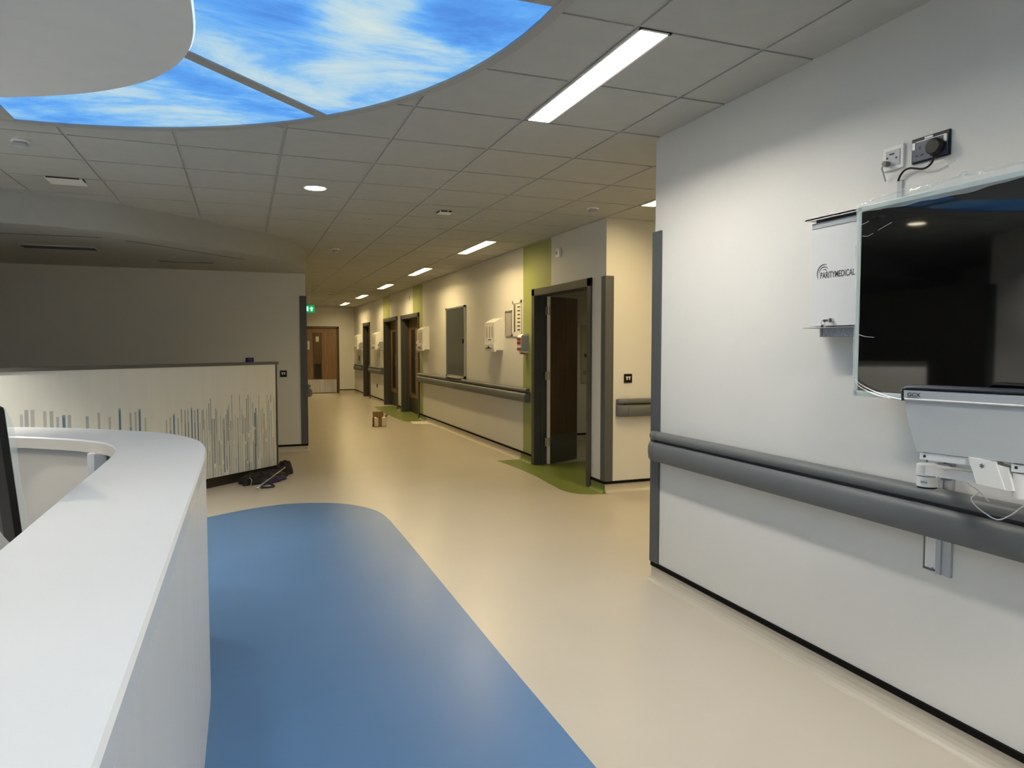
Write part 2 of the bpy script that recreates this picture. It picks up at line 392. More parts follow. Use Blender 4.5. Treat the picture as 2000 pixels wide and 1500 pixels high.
# ------------------------------------------------------------------ ceiling lights
def troffer(x, y, label, lm, grp='long recessed ceiling lights'):
    t = thing('ceiling_light', label, 'ceiling light', (x+TW/2,y+TL/2,CEIL), 0, grp)
    w=.006
    b = B()
    for (a,c) in (((x-w,y-w),(x+w,y+TL+w)),((x+TW-w,y-w),(x+TW+w,y+TL+w)),((x-w,y-w),(x+TW+w,y+w)),((x-w,y+TL-w),(x+TW+w,y+TL+w))):
        b.box((a[0],a[1],CEIL-.002),(c[0],c[1],CEIL+.004))
    b.build('frame', WHITEP, t)
    b = B(); D=.045; i=.010
    o=[(x,y),(x+TW,y),(x+TW,y+TL),(x,y+TL)]; n=[(x+i,y+.05),(x+TW-i,y+.05),(x+TW-i,y+TL-.05),(x+i,y+TL-.05)]
    b.loft([[ (p[0],p[1],CEIL) for p in o],[(p[0],p[1],CEIL+D) for p in n]], cap=False)
    b.build('reflector', WHITEP, t)
    b = B(); b.box((n[0][0],n[0][1],CEIL+D),(n[2][0],n[2][1],CEIL+D+.004)); b.build('diffuser', lm, t)
    b = B(); b.box((x-.002,y-.002,CEIL+D+.006),(x+TW+.002,y+TL+.002,CEIL+D+.03)); b.build('housing', WHITEP, t)
    return t
tl = ['long bright ceiling light nearest the camera, beside the sky panel','long fill light added above the reception behind the camera','long fill light added near the rear wall behind the camera',
 'nearest of the row of corridor ceiling lights','second nearest of the row of corridor ceiling lights','middle of the row of corridor ceiling lights','second farthest of the row of corridor ceiling lights','farthest of the row of corridor ceiling lights by the end door',
 'ceiling light in the side passage, half hidden by the screen wall','ceiling light deep in the side passage']
for k,((x,y),l) in enumerate(zip(troffers, tl)):
    troffer(x, y, l, L_NEAR if k < 3 else L_CORR)
def downlight(x, y, label, lm=None, z=CEIL, P=110, c=(1,.95,.84), cone=97):
    ld = bpy.data.lights.new('downlight_beam','SPOT'); ld.energy = P; ld.color = c; ld.spot_size = math.radians(cone); ld.spot_blend = .6; ld.shadow_soft_size = .07
    lo = bpy.data.objects.new('downlight_beam', ld); COL.objects.link(lo); lo.location = (x,y,z-.012)
    t = thing('downlight', label, 'ceiling light', (x,y,z), 0, 'round downlights')
    b = B(); n = 32
    prof = [(.078,-.001),(.086,-.004),(.092,-.002),(.093,.001)]
    b.loft([[(x+r*math.cos(2*PI*i/n),y+r*math.sin(2*PI*i/n),z+dz) for i in range(n)] for r,dz in prof], cap=False); b.build('trim_ring', WHITEP, t, True)
    b = B(); b.cyl((x,y,z-.002),(x,y,z-.0005), .078, 32); b.build('lens', lm or L_DOWN, t)
    lo.parent = t; lo.location = (0,0,-.012)
downlight(.55,5.74,'round downlight in the ceiling beyond the sky panel')
downlight(-1.92,5.22,'round downlight on the left, reflected in the screen', P=360, cone=101)
downlight(-2.75,4.3,'round fill light added near the left wall of the reception', P=170, c=(1,.97,.9), cone=130)  # added out of view to brighten the far counter
for k,(x,y) in enumerate(((-.50,2.15),(-.50,1.0),(-.50,-.1),(-1.8,2.15),(-1.8,1.0))):  # added unseen lamps that brighten the counter and the desk interior
    downlight(x,y,'round fill light added in the grey raft above the desk, %s' % ('nearest the corridor on the counter side','middle of the counter side','rear of the counter side','nearest the corridor on the staff side','middle of the staff side')[k], L_DESK_FILL, CEIL-.016, (30,9,7,75,60)[k], ((1,1,.98) if k < 3 else (1,.84,.62)), 140)
downlight(5.2,7.6,'round fill light added inside the open room', L_ROOM_FILL, P=34, c=(1,.85,.52), cone=150)  # unseen lamp added to lift the dark room behind the door
# ---- luminous sky feature with central raft
CX, CY, STR = -1.16, 2.35, 1.6
RO = 2.235
inner = [(-.15,2.35),(-.15,2.85),(-.16,3.09),(-.195,3.29),(-.26,3.47),(-.355,3.64),(-.47,3.78),(-.61,3.91),(-.77,4.02),(-.95,4.12),(-1.09,4.18),(-1.16,4.195)]
def inner_r(th):   # radius of raft outline at polar angle th (0..pi/2) about CX,CY
    d = Vector((math.cos(th), math.sin(th)))
    best = None
    P = [Vector((x-CX,y-CY)) for x,y in inner_s]
    for p,q in zip(P,P[1:]):
        e = q-p; den = d.x*e.y-d.y*e.x
        if abs(den) < 1e-9: continue
        t = (p.x*e.y-p.y*e.x)/den; s = (p.x*d.y-p.y*d.x)/den
        if -1e-3 <= s <= 1+1e-3 and t > 0: best = t if best is None else min(best,t)
    return best
inner_s = [(p.x,p.y) for p in spline([(x,y,0) for x,y in inner], 5)]
ZP = CEIL-.006; ZR = CEIL-.016
sky = thing('sky_ceiling_light', 'large luminous ceiling panel printed with blue sky and clouds around a grey raft', 'ceiling light', (CX,CY-STR/2,CEIL))
def refl_pt(x, y, qx, qy):
    x = CX+(x-CX)*qx
    return (x, y if qy > 0 else 2*(CY-STR/2)-y)
def sector(a0, a1, qx, qy, n=14):
    ths = [a0+(a1-a0)*i/n for i in range(n+1)]
    out = [(CX+RO*math.cos(t),CY+RO*math.sin(t)) for t in ths]
    inn = [(CX+(inner_r(t)-.02)*math.cos(t),CY+(inner_r(t)-.02)*math.sin(t)) for t in ths]
    return [refl_pt(*p,qx,qy) for p in out], [refl_pt(*p,qx,qy) for p in inn]
for qy in (1,-1):
    for qx in (1,-1):
        for a0,a1 in ((0,PI/4),(PI/4,PI/2)):
            o,i_ = sector(a0,a1,qx,qy); b = B()
            b.loft([[(x,y,ZP) for x,y in o],[(x,y,ZP) for x,y in i_]], closed=False); b.build('luminous_panel', SKY, sky)
            eo = [(CX+(inner_r(t_)+.009)*math.cos(t_),CY+(inner_r(t_)+.009)*math.sin(t_)) for t_ in [a0+(a1-a0)*q_/14 for q_ in range(15)]]
            ei = [(CX+(inner_r(t_)-.002)*math.cos(t_),CY+(inner_r(t_)-.002)*math.sin(t_)) for t_ in [a0+(a1-a0)*q_/14 for q_ in range(15)]]
            b = B(); b.loft([[(*refl_pt(*p_,qx,qy),ZP-.001) for p_ in eo],[(*refl_pt(*p_,qx,qy),ZP-.001) for p_ in ei]], closed=False); b.build('bright_edge', EDGE, sky)
for qx in (1,-1):
    xs = sorted([CX+qx*.98, CX+qx*RO]); b = B()
    b.quad([(xs[0],CY-STR,ZP),(xs[1],CY-STR,ZP),(xs[1],CY,ZP),(xs[0],CY,ZP)]); b.build('luminous_panel', SKY, sky)
def bar(x0,y0,x1,y1,w=.062,lab='glazing_bar'):
    d = Vector((x1-x0,y1-y0,0)).normalized(); n = Vector((-d.y,d.x,0))*w/2
    p = Vector((x0,y0,ZR+.002)); q = Vector((x1,y1,ZR+.002))
    b = B(); b.prism([p-n,q-n,q+n,p+n], (0,0,.011)); b.build(lab, RING, sky)
for qy in (1,-1):
    for qx in (1,-1):
        t = PI/4; r = inner_r(t)-.03
        p = refl_pt(CX+r*math.cos(t),CY+r*math.sin(t),qx,qy); q = refl_pt(CX+(RO+.02)*math.cos(t),CY+(RO+.02)*math.sin(t),qx,qy)
        bar(*p,*q)
        y = refl_pt(0,CY,1,qy)[1]
        bar(CX+qx*.97,y,CX+qx*(RO+.02),y)
    p = refl_pt(CX,CY+1.80,1,qy); q = refl_pt(CX,CY+RO+.02,1,qy); bar(*p,*q)
n = 48
def stadium(r, k=48):
    P = [(CX+r*math.cos(PI*i/k),CY+r*math.sin(PI*i/k)) for i in range(k+1)]
    P += [(CX-r*math.cos(PI*i/k),CY-STR-r*math.sin(PI*i/k)) for i in range(k+1)]
    return P
b = B(); b.loft([[(x,y,CEIL+.0) for x,y in stadium(RO-.004)],[(x,y,ZR) for x,y in stadium(RO)],[(x,y,ZR) for x,y in stadium(RO+.045)],[(x,y,CEIL) for x,y in stadium(RO+.047)]], cap=False)
b.build('ring_trim', RING, sky, True)
half = inner_s + [(2*CX-x,y) for x,y in inner_s[::-1][1:]]
raft = half + [(x,2*(CY-STR/2)-y) for x,y in half[::-1]]
b = B(); b.prism([(x,y,ZR) for x,y in raft], (0,0,.014)); b.build('ceiling_raft', DRUM, sky)
# ------------------------------------------------------------------ ceiling devices
def detector(x, y, label, z=CEIL):
    t = thing('smoke_detector', label, 'smoke detector', (x,y,z), 0, 'ceiling detectors')
    b = B(); n = 24
    b.loft([[(x+r*math.cos(2*PI*i/n),y+r*math.sin(2*PI*i/n),z+dz) for i in range(n)] for r,dz in ((.052,0),(.052,-.010),(.046,-.014))]); b.build('base', WHITEP, t, True)
    b = B(); b.loft([[(x+r*math.cos(2*PI*i/n),y+r*math.sin(2*PI*i/n),z+dz) for i in range(n)] for r,dz in ((.036,-.014),(.036,-.022),(.042,-.026),(.038,-.040),(.018,-.047))]); b.build('sensing_head', GREYP, t, True)
detector(2.93,5.66,'smoke detector on the ceiling above the passage corner')
detector(1.11,9.13,'small detector on the corridor ceiling left of the nearest corridor light')
detector(-1.22,5.05,'smoke detector on the ceiling at far left under the sky panel')
detector(1.9,16.6,'detector far down the corridor ceiling')
t = thing('ceiling_sensor', 'square white ceiling unit with a dark slot between the round and long lights', 'sensor', (1.73,6.28,CEIL))
b = B(); b.box((1.68,6.22,CEIL-.022),(1.80,6.34,CEIL),.004); b.build('housing', WHITEP, t)
b = B(); b.box((1.69,6.216,CEIL-.018),(1.75,6.221,CEIL-.006)); b.box((1.76,6.216,CEIL-.018),(1.79,6.221,CEIL-.006)); b.box((1.676,6.23,CEIL-.018),(1.681,6.33,CEIL-.006)); b.build('dark_slot', VENTD, t)
t = thing('ceiling_sensor', 'low white ceiling plate with a dark gap, far left below the sky panel', 'sensor', (-1.19,6.1,CEIL))
b = B(); b.box((-1.32,6.03,CEIL-.012),(-1.08,6.25,CEIL),.002); b.build('housing', WHITEP, t)
b = B(); b.box((-1.31,6.024,CEIL-.011),(-1.10,6.029,CEIL-.002)); b.box((-1.079,6.03,CEIL-.011),(-1.073,6.12,CEIL-.002)); b.build('dark_slot', VENTD, t)
t = thing('ceiling_sensor', 'tiny pair of sensor buttons on the ceiling tiles beyond the round downlight', 'sensor', (1.14,6.93,CEIL))
for x in (1.12,1.17):
    b = B(); b.cyl((x,6.93,CEIL-.008),(x,6.93,CEIL),.012,16); b.build('sensor_button', GREYP, t)
def vent(x0,x1,y0,y1,label,n):
    t = thing('ceiling_vent', label, 'vent', ((x0+x1)/2,(y0+y1)/2,SOF), 0, 'vents in the lower ceiling')
    b = B(); b.box((x0,y0,SOF-.012),(x1,y0+.012,SOF)); b.box((x0,y1-.012,SOF-.012),(x1,y1,SOF)); b.box((x0,y0,SOF-.012),(x0+.012,y1,SOF)); b.box((x1-.012,y0,SOF-.012),(x1,y1,SOF)); b.build('frame', TBAR, t)
    b = B(); b.box((x0+.012,y0+.012,SOF-.004),(x1-.012,y1-.012,SOF-.002)); b.build('backing', VENTD, t)
    for k in range(n):
        y = y0+.02+(y1-y0-.04)*k/max(1,n-1)
        bb = B(); bb.box((x0+.012,y-.004,SOF-.010),(x1-.012,y+.002,SOF-.004)); bb.build('slat', FRAMEG, t)
vent(-.88,-.29,8.90,9.02,'long slim vent in the lower ceiling, right one','5' and 4)
vent(-2.0,-1.34,8.0,8.25,'wide dark vent in the lower ceiling at far left',6)
# ------------------------------------------------------------------ handrails
PB = [(.013,.745),(.050,.745),(.068,.750),(.077,.765),(.082,.80),(.080,.832),(.070,.852),(.055,.860),(.030,.863),(.013,.863)]
PG = [(.013,.871),(.045,.871),(.060,.876),(.067,.888),(.066,.902),(.058,.912),(.044,.918),(.013,.919)]
def handrail(x, y, dx, dy, nx, ny, length, label, caps=(False,False)):
    """starts at (x,y) on the wall, runs along (dx,dy), nx,ny out of wall"""
    t = thing('handrail', label, 'handrail', (x,y,.745), 0, 'grey wall handrails with bumper')
    p = Vector((x,y,0)); d = Vector((dx,dy,0)); n = Vector((nx,ny,0))
    def ring(prof, s, k=1.0, sz=1.0):
        zc = sum(z for _,z in prof)/len(prof)
        return [p+d*s+n*(.013+(q-.013)*k)+Vector((0,0,zc+(z-zc)*sz)) for q,z in prof]
    c0 = .10 if caps[0] else 0; c1 = .10 if caps[1] else 0
    b = B(); b.loft([ring(PB,c0),ring(PB,length-c1)]); b.build('bumper', GREY, t, True)
    b = B(); b.loft([ring(PG,c0),ring(PG,length-c1)]); b.build('grip', GREY, t, True)
    b = B(); q=[(.0,.752),(.040,.752),(.040,.905),(.0,.905)]; b.loft([ring(q,.09),ring(q,length-.09)]); b.build('backing_strip', DARKP, t)
    for e,c in ((0,caps[0]),(1,caps[1])):
        if not c: continue
        for prof in (PB,PG):
            rr = []
            for i in range(9):
                a = i/8*PI/2; s = .10*(1-math.sin(a)); k = math.cos(a)
                s2 = s if e == 0 else length-s
                rr.append(ring(prof, s2 if True else 0, max(.02,k**.8) , .86+.14*k**.5*1.0 if i else 1.03))
            rr[0] = ring(prof, (.097 if e==0 else length-.097), 1.02, 1.02)
            b = B(); b.loft(rr); b.build('end_cap', GREY, t, True)
handrail(XT,3.665,0,-1,-1,0,6.7,'long grey handrail along the white wall under the big screen',(True,False))
handrail(3.39,YC,1,0,0,-1,3.6,'short grey handrail on the wall of the side passage',(True,False))
handrail(XR,7.96,0,1,-1,0,5.74,'grey handrail below the dark noticeboard in the corridor')
handrail(XR,17.58,0,1,-1,0,1.93,'short grey handrail between the two farther corridor doors')
handrail(XR,20.78,0,1,-1,0,1.5,'grey handrail stub at the far end of the corridor',(False,True))
handrail(XL,YB+.02,0,1,1,0,11,'grey handrail on the hidden left corridor wall, only its end showing',(True,False))
# ------------------------------------------------------------------ corridor doors
def door_frame(idx, y0, y1, h, depth=.15, fw=.085):
    t = thing('door_%d'%idx, None, None, (XR,(y0+y1)/2,0), 0, None, 'structure')
    b = B(); x0 = XR-.018; x1 = XR+depth
    b.box((x0,y0,0),(XR+.004,y0+fw,h),.003); b.box((x0,y1-fw,0),(XR+.004,y1,h),.003); b.box((x0,y0,h-fw),(XR+.004,y1,h),.003)
    b.box((XR,y0+fw-.03,0),(x1,y0+fw,h-fw)); b.box((XR,y1-fw,0),(x1,y1-fw+.03,h-fw)); b.box((XR,y0+fw-.03,h-fw),(x1,y1-fw+.03,h-fw+.03))
    b.box((XR+.07,y1-fw-.014,0),(XR+.10,y1-fw,h-fw)); b.box((XR+.07,y0+fw,0),(XR+.10,y0+fw+.014,h-fw)); b.box((XR+.07,y0+fw,h-fw-.014),(XR+.10,y1-fw,h-fw))
    b.build('frame', FRAMEG, t)
    return t
# door 1 : open, narrow leaf swung into the room
t = door_frame(1, 6.34, 7.89, 2.12); t['label'] = 'open dark wooden door in a wide grey frame'
hx, hy = 3.44, 7.775
ang = math.atan2(8.035-hy, 3.935-hx)
Rm = Matrix.Translation((hx,hy,0)) @ Matrix.Rotation(ang,4,'Z')
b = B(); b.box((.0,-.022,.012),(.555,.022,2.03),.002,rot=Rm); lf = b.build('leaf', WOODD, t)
b = B(); b.box((.02,-.0245,.02),(.548,-.0215,.36),.0,rot=Rm); b.build('kick_plate', KICK, lf)
b = B(); b.box((-.004,-.0235,.012),(.004,.0235,2.03),0,rot=Rm); b.build('edge_strip', CREAM, lf)
for z in (.28,1.08,1.86):
    b = B(); b.cyl((hx-.012,hy-.026,z-.05),(hx-.012,hy-.026,z+.05),.009,12)
    b.box((hx-.055,hy-.024,z-.05),(hx-.012,hy-.020,z+.05)); b.build('hinge', STEEL, lf)
def closed_leaf(idx, y0, y1, h, label, split=.36, handle=True, far_leaf=True):
    t = door_frame(idx, y0, y1, h, .22); t['label'] = label
    a, c = y0+.087, y1-.087; xl = XR+.155; m = a+(c-a)*(split if far_leaf else 0)
    parts = [(a,m-.002),(m+.002,c)] if far_leaf else [(a,c)]
    for k,(p,q) in enumerate(parts):
        b = B(); b.box((xl,p,.012),(xl+.045,q,h-.09),.002); lf = b.build('leaf', WOOD, t)
        w = q-p; big = w > .6
        v0,v1 = (q-w*.62,q-w*.22) if big else (p+w*.3,q-w*.3)
        b = B(); b.box((xl-.008,v0,.42),(xl,v1,.44)); b.box((xl-.008,v0,1.80),(xl,v1,1.82)); b.box((xl-.008,v0,.42),(xl,v0+.02,1.82)); b.box((xl-.008,v1-.02,.42),(xl,v1,1.82)); b.build('bead', WOODD, lf)
        b = B(); b.box((xl-.003,v0+.02,.44),(xl,v1-.02,1.80)); b.build('vision_panel', GLASSD, lf)
        b = B(); b.box((xl-.003,p+.02,.02),(xl,q-.02,.33)); b.build('kick_plate', KICKD, lf)
        if big and handle:
            b = B(); b.tube([(xl,p+.07,.97),(xl-.06,p+.07,.98),(xl-.065,p+.07,1.02),(xl-.065,p+.07,1.25),(xl-.06,p+.07,1.29),(xl,p+.07,1.30)],.009); b.build('pull_handle', CHROME, lf, True)
    return t
closed_leaf(2, 13.75, 15.46, 2.12, 'nearer closed wooden corridor door in a grey frame')
closed_leaf(3, 15.85, 17.52, 2.13, 'farther closed wooden corridor door in a grey frame')
closed_leaf(4, 19.56, 20.72, 2.12, 'narrow deep-set door near the end of the corridor', far_leaf=False)
# end door
t = thing('door_5', None, None, (2.3,YE,0), 0, None, 'structure'); t['label'] = 'wooden door with steel kick plate at the end of the corridor'
b = B(); b.box((1.77,YE-.015,0),(1.83,YE+.09,2.075)); b.box((2.75,YE-.015,0),(2.81,YE+.09,2.075)); b.box((1.77,YE-.015,2.015),(2.81,YE+.09,2.075)); b.build('frame', WOODD, t)
b = B(); b.box((1.833,YE+.03,.012),(2.747,YE+.075,2.012),.002); lf = b.build('leaf', WOOD, t)
xa,xb = 2.02,2.29
b = B(); b.box((xa,YE+.018,.43),(xb,YE+.03,.455)); b.box((xa,YE+.018,1.855),(xb,YE+.03,1.88)); b.box((xa,YE+.018,.43),(xa+.025,YE+.03,1.88)); b.box((xb-.025,YE+.018,.43),(xb,YE+.03,1.88)); b.build('bead', WOODD, lf)
b = B(); b.box((xa+.025,YE+.024,.455),(xb-.025,YE+.03,1.855)); b.build('vision_panel', mat('amber_glass',(.10,.065,.025),.15), lf)
b = B(); b.box((xa+.028,YE+.020,.455),(xb-.028,YE+.0235,.92)); b.build('dark_pane', GLASSD, lf)
b = B(); b.box((1.86,YE+.026,.02),(2.72,YE+.030,.43)); b.build('kick_plate', STEEL, lf)
b = B(); b.box((1.855,YE+.022,1.36),(1.925,YE+.03,1.62),.003); b.build('push_plate', STEEL, lf)
b = B(); b.box((2.11,YE+.018,1.60),(2.20,YE+.0235,1.76)); tag(b.build('paper_notice', PAPER, org=(2.155,YE+.02,1.60)), 'small white paper notice on the window of the end door', 'notice')
# ------------------------------------------------------------------ exit sign
t = thing('exit_sign', 'hanging green exit sign with white arrows and running figure', 'sign', (1.14,14.5,2.125))
b = B(); b.box((.94,14.49,2.115),(1.34,14.52,2.255),.003); b.build('panel', EXITG, t)
for x in (1.02,1.26):
    b = B(); b.cyl((x,14.505,2.255),(x,14.505,CEIL),.003,8); b.build('suspension_wire', WHITEP, t)
b = B(); y = 14.488
def glyph(pts): b.prism([(x,y,z) for x,z in pts], (0,-.0015,0))
def arrow(cx, cz):
    glyph([(cx,cz+.045),(cx+.042,cz),(cx+.016,cz),(cx+.016,cz-.045),(cx-.016,cz-.045),(cx-.016,cz),(cx-.042,cz)])
arrow(1.285,2.185); b.build('arrow', EXITW, t); b = B(); arrow(1.0,2.185); b.build('arrow', EXITW, t); b = B()
glyph([(1.115,2.145),(1.165,2.145),(1.165,2.16),(1.15,2.165),(1.158,2.21),(1.125,2.215),(1.112,2.185),(1.128,2.18)])
b.cyl((1.14,y,2.23),(1.14,y-.0015,2.23),.018,12); b.build('running_figure', EXITW, t); b = B()
glyph([(1.175,2.14),(1.225,2.14),(1.225,2.23),(1.175,2.23)])
b.build('doorway_symbol', EXITW, t)
# ------------------------------------------------------------------ wall equipment in corridor
def ppe(y0, y1, label, z0=1.365):
    """glove and apron dispenser on right wall; near side y0"""
    t = thing('glove_dispenser', label, 'dispenser', (XR,(y0+y1)/2,z0), 0, 'white wall dispensers')
    xf = XR-.128
    b = B(); b.prism([(XR+.003,y0,z0+.02),(XR+.003,y0,z0+.46),(XR-.05,y0,z0+.44),(xf,y0,z0+.395),(xf,y0,z0+.12),(xf+.01,y0,z0+.02)], (0,y1-y0,0)); b.build('body', WHITEP, t)
    w = y1-y0
    for k in range(3):
        yy = y0+w*(.22+.27*k); b = B(); b.box((xf-.0015,yy-.009,z0+.19),(xf+.001,yy+.009,z0+.34)); b.build('slot', KICKD, t)
    b = B(); b.box((xf-.0015,y0+w*.35,z0+.155),(xf+.001,y0+w*.62,z0+.168)); b.build('print', PRINT, t)
    b = B(); b.prism([(XR-.10,y0-.004,z0),(XR-.10,y0-.004,z0+.115),(xf-.012,y0-.004,z0+.115),(xf-.014,y0-.004,z0+.10),(xf-.006,y0-.004,z0)], (0,w*.95,0)); tr = b.build('tray', WHITEP, t)
    xq = xf-.015; ym = y0+w*.5
    b = B(); b.prism([(xq,ym-w*.33,z0+.04),(xq,ym-w*.33,z0+.05),(xq,ym-w*.12,z0+.052),(xq,ym,z0+.085),(xq,ym+w*.12,z0+.052),(xq,ym+w*.33,z0+.05),(xq,ym+w*.33,z0+.04)], (.001,0,0)); b.build('icon', PRINT, tr)
ppe(8.92,9.33,'large white dispenser with three slots, right of the noticeboard')
ppe(12.95,13.40,'white dispenser on the wall right of the nearer closed door')
ppe(17.95,18.6,'white dispenser between the two farther corridor doors')
ppe(21.0,21.7,'farthest white dispenser, left of the narrow door')
def gel(y, label, red=True, z=1.355, left=False):
    t = thing('soap_dispenser', label, 'dispenser', (XR,y,z), 0, 'hand gel dispensers')
    w=.06
    prof = [(0,.0),(0,.235),(.05,.235),(.085,.22),(.105,.185),(.105,.06),(.09,.02),(.06,.0)]
    b = B(); b.prism([(XR-d,y-w,z+zz) for d,zz in prof], (0,2*w,0)); b.build('housing', WHITEP if not red else WHITEP, t)
    b = B(); b.box((XR-.098,y-w-.002,z+.02),(XR-.004,y-w,z+.21)); b.build('side_panel', GREYP, t)
    if red:
        for (a,c) in ((.15,.19),(.105,.14),(.03,.065)):
            b = B(); b.box((XR-.112,y-w+.006,z+a),(XR-.104,y+w-.006,z+c),.002); b.build('label_patch', REDP, t)
    else:
        b = B(); b.box((XR-.112,y-.03,z+.10),(XR-.104,y+.03,z+.15),.002); b.build('window', PRINT, t)
    b = B(); b.box((XR-.085,y-.03,z-.016),(XR-.03,y+.03,z+.0)); b.build('nozzle', REDP if red else GREYP, t)
gel(8.08,'red and white hand gel dispenser beside the open doorway')
gel(13.52,'small white gel dispenser on the green band by the nearer closed door',False,1.34)
gel(17.70,'white gel dispenser between the two farther corridor doors',False)
gel(20.85,'white gel dispenser at the far end of the corridor',False)
# notice holders
def notice(y0,y1,z0,z1,name,label,strips):
    t = thing(name,label,'notice',(XR,(y0+y1)/2,z0),0,'framed notices')
    b = B(); f=.03 if strips else .018; x=XR-.012
    m = WHITEP if strips else ALU
    b.box((x,y0,z0),(XR,y0+f,z1),.001); b.box((x,y1-f,z0),(XR,y1,z1),.001); b.box((x,y0,z0),(XR,y1,z0+f*1.3),.001); b.box((x,y0,z1-f*1.3),(XR,y1,z1),.001); b.build('frame', m, t)
    b = B(); b.box((x+.006,y0+f,z0+f),(x+.008,y1-f,z1-f)); b.build('sheet', PAPERG if not strips else PAPER, t)
    if strips:
        b = B(); b.box((x+.003,y1-f-.07,z0+f+.03),(x+.006,y1-f-.03,z1-f-.02)); b.build('dark_margin', KICK, t)
        for k in range(7):
            z = z1-.085-k*.048; b = B(); b.box((x+.003,y0+f+.012,z-.008),(x+.006,y0+f+.10,z+.006)); b.build('print_line', PRINT, t)
notice(8.25,8.56,1.56,2.02,'framed_notice','white framed notice with a column of black marks, nearest the green band',True)
notice(8.585,8.83,1.565,1.905,'framed_notice','small grey framed notice left of the white framed notice',False)
# dark noticeboard
t = thing('notice_board','tall dark grey board with metal frame on the corridor wall','notice board',(XR,11.16,.93))
b = B(); x=XR-.03; y0,y1,z0,z1=10.62,11.70,.935,2.085
b.box((x+.008,y0+.02,z0+.02),(XR-.003,y1-.02,z1-.02)); b.build('panel', BOARD, t)
b = B(); b.box((x,y0,z0),(XR,y0+.03,z1),.003); b.box((x,y1-.03,z0),(XR,y1,z1),.003); b.box((x,y0,z0),(XR,y1,z0+.03),.003); b.box((x,y0,z1-.03),(XR,y1,z1),.003); b.build('frame', ALU, t)
b = B()
for yy in (y0,y1-.03):
    for zz in (z0,z1-.03): b.box((x-.004,yy-.003,zz-.003),(XR,yy+.033,zz+.033),.004)
b.build('corner_piece', BLACKP, t)
b = B(); b.box((x-.05,y0+.12,z0-.012),(x+.01,y1-.1,z0),.002); b.build('pen_tray', ALU, t)
b = B(); b.box((x-.012,y0+.05,z0+.55),(x+.008,y0+.075,z0+.62),.003); b.build('latch', BLACKP, t)
# call indicators above doors
def indicator(y, z, label):
    t = thing('wall_indicator', label, 'indicator', (XR,y,z), 0, 'small white units above corridor doors')
    b = B(); b.box((XR-.03,y-.05,z-.05),(XR,y+.05,z+.05),.006); b.build('housing', WHITEP, t)
    b = B(); b.cyl((XR-.034,y+.012,z),(XR-.028,y+.012,z),.022,20); b.build('lens', GREYP, t)
    b = B(); b.cyl((XR-.037,y+.012,z),(XR-.033,y+.012,z),.009,14); b.build('dark_centre', PRINT, t)
indicator(7.12,2.46,'small white indicator above the open doorway')
indicator(14.62,2.46,'small white indicator above the nearer closed door')
indicator(16.62,2.52,'small white indicator above the farther closed door')
# sockets
def plate(name, c, n, label, kind='tt', s=.088, m=BLACKP, grp='black double-insert wall plates'):
    """c: centre on wall surface, n: outward normal (unit, axis)"""
    c = Vector(c); n = Vector(n); u = Vector((0,0,1)).cross(n); z = Vector((0,0,1))
    t = thing(name, label, 'socket', tuple(c-z*s/2), 0, grp)
    def bx(b, a0,a1,z0,z1,d0,d1,bev=0):
        P = [c+u*a0+z*z0+n*d0, c+u*a1+z*z1+n*d1]
        b.box(P[0],P[1],bev)
    b = B(); bx(b,-s/2,s/2,-s/2,s/2,0,.010,.002); b.build('plate', m, t)
    if kind == 'tt':
        for q in (-.014,.014):
            b = B(); bx(b,q-.012,q+.012,.008,.019,.010,.012); bx(b,q-.006,q+.006,-.014,.009,.010,.012); b.build('insert', WHITEP, t)
    return t
plate('wall_plate',(3.525,YC,1.118),(0,-1,0),'small black square plate with white inserts on the side passage wall')
plate('wall_plate',(.502,YB,1.07),(0,-1,0),'small black square plate with white inserts beside the striped partition')
plate('wall_plate',(XR,18.5,.42),(-1,0,0),'small black plate low on the wall between the farther doors','x',m=BLACKP)
plate('wall_plate',(XR,21.5,1.10),(-1,0,0),'small black plate under the farthest dispenser','x',s=.15,m=DARKP)
# ---- objects on the corridor floor
bx0,bx1,by0,by1 = 2.17,2.385,12.60,12.78
t = thing('cardboard_box','open brown and white cardboard box standing on the corridor floor','box',((bx0+bx1)/2,12.69,0),0)
b = B(); hgt=.155; w=.004
b.box((bx0,by0,.002),(bx1,by1,.006)); b.box((bx0,by1-w,.002),(bx1,by1,hgt)); b.box((bx0,by0,.002),(bx0+w,by1,hgt)); b.box((bx1-w,by0,.002),(bx1,by1,hgt)); b.box((bx0,by0,.002),(bx1,by0+w,hgt))
b.build('carton', CARD, t)
b = B(); b.box((bx0+.004,by0-.0015,.008),(bx0+.075,by0-.0002,hgt-.002)); b.box((bx1-.075,by0-.0015,.008),(bx1-.004,by0-.0002,hgt-.002)); b.build('printed_panel', BOXW, t)
b = B(); b.prism([(bx0+.01,by1,hgt),(bx1-.01,by1,hgt),(bx1-.01,by1+.03,hgt+.10),(bx0+.01,by1+.03,hgt+.10)], (0,.004,0)); b.build('flap', CARD, t)
b = B(); b.prism([(bx1,by0+.01,hgt),(bx1,by1-.01,hgt),(bx1+.035,by1-.01,hgt+.055),(bx1+.035,by0+.01,hgt+.055)], (.004,0,0)); b.build('flap', CARD, t)
b = B(); b.prism([(bx0,by0,hgt),(bx0+.07,by0,hgt),(bx0+.02,by0+.05,hgt+.02)], (0,0,.003)); b.prism([(bx1,by0,hgt),(bx1-.08,by0,hgt-.0),(bx1-.02,by0+.06,hgt+.03)], (0,0,.003)); b.build('flap', PAPER, t)
b = B(); b.prism([(2.93,12.80,.004),(3.24,12.72,.004),(3.27,13.22,.004),(2.97,13.27,.004)], (0,0,-.002))
tag(b.build('floor_sheet', PAPER, org=(3.1,13.0,.002)), 'flat white sheet on the floor by the nearer closed door', 'sheet')
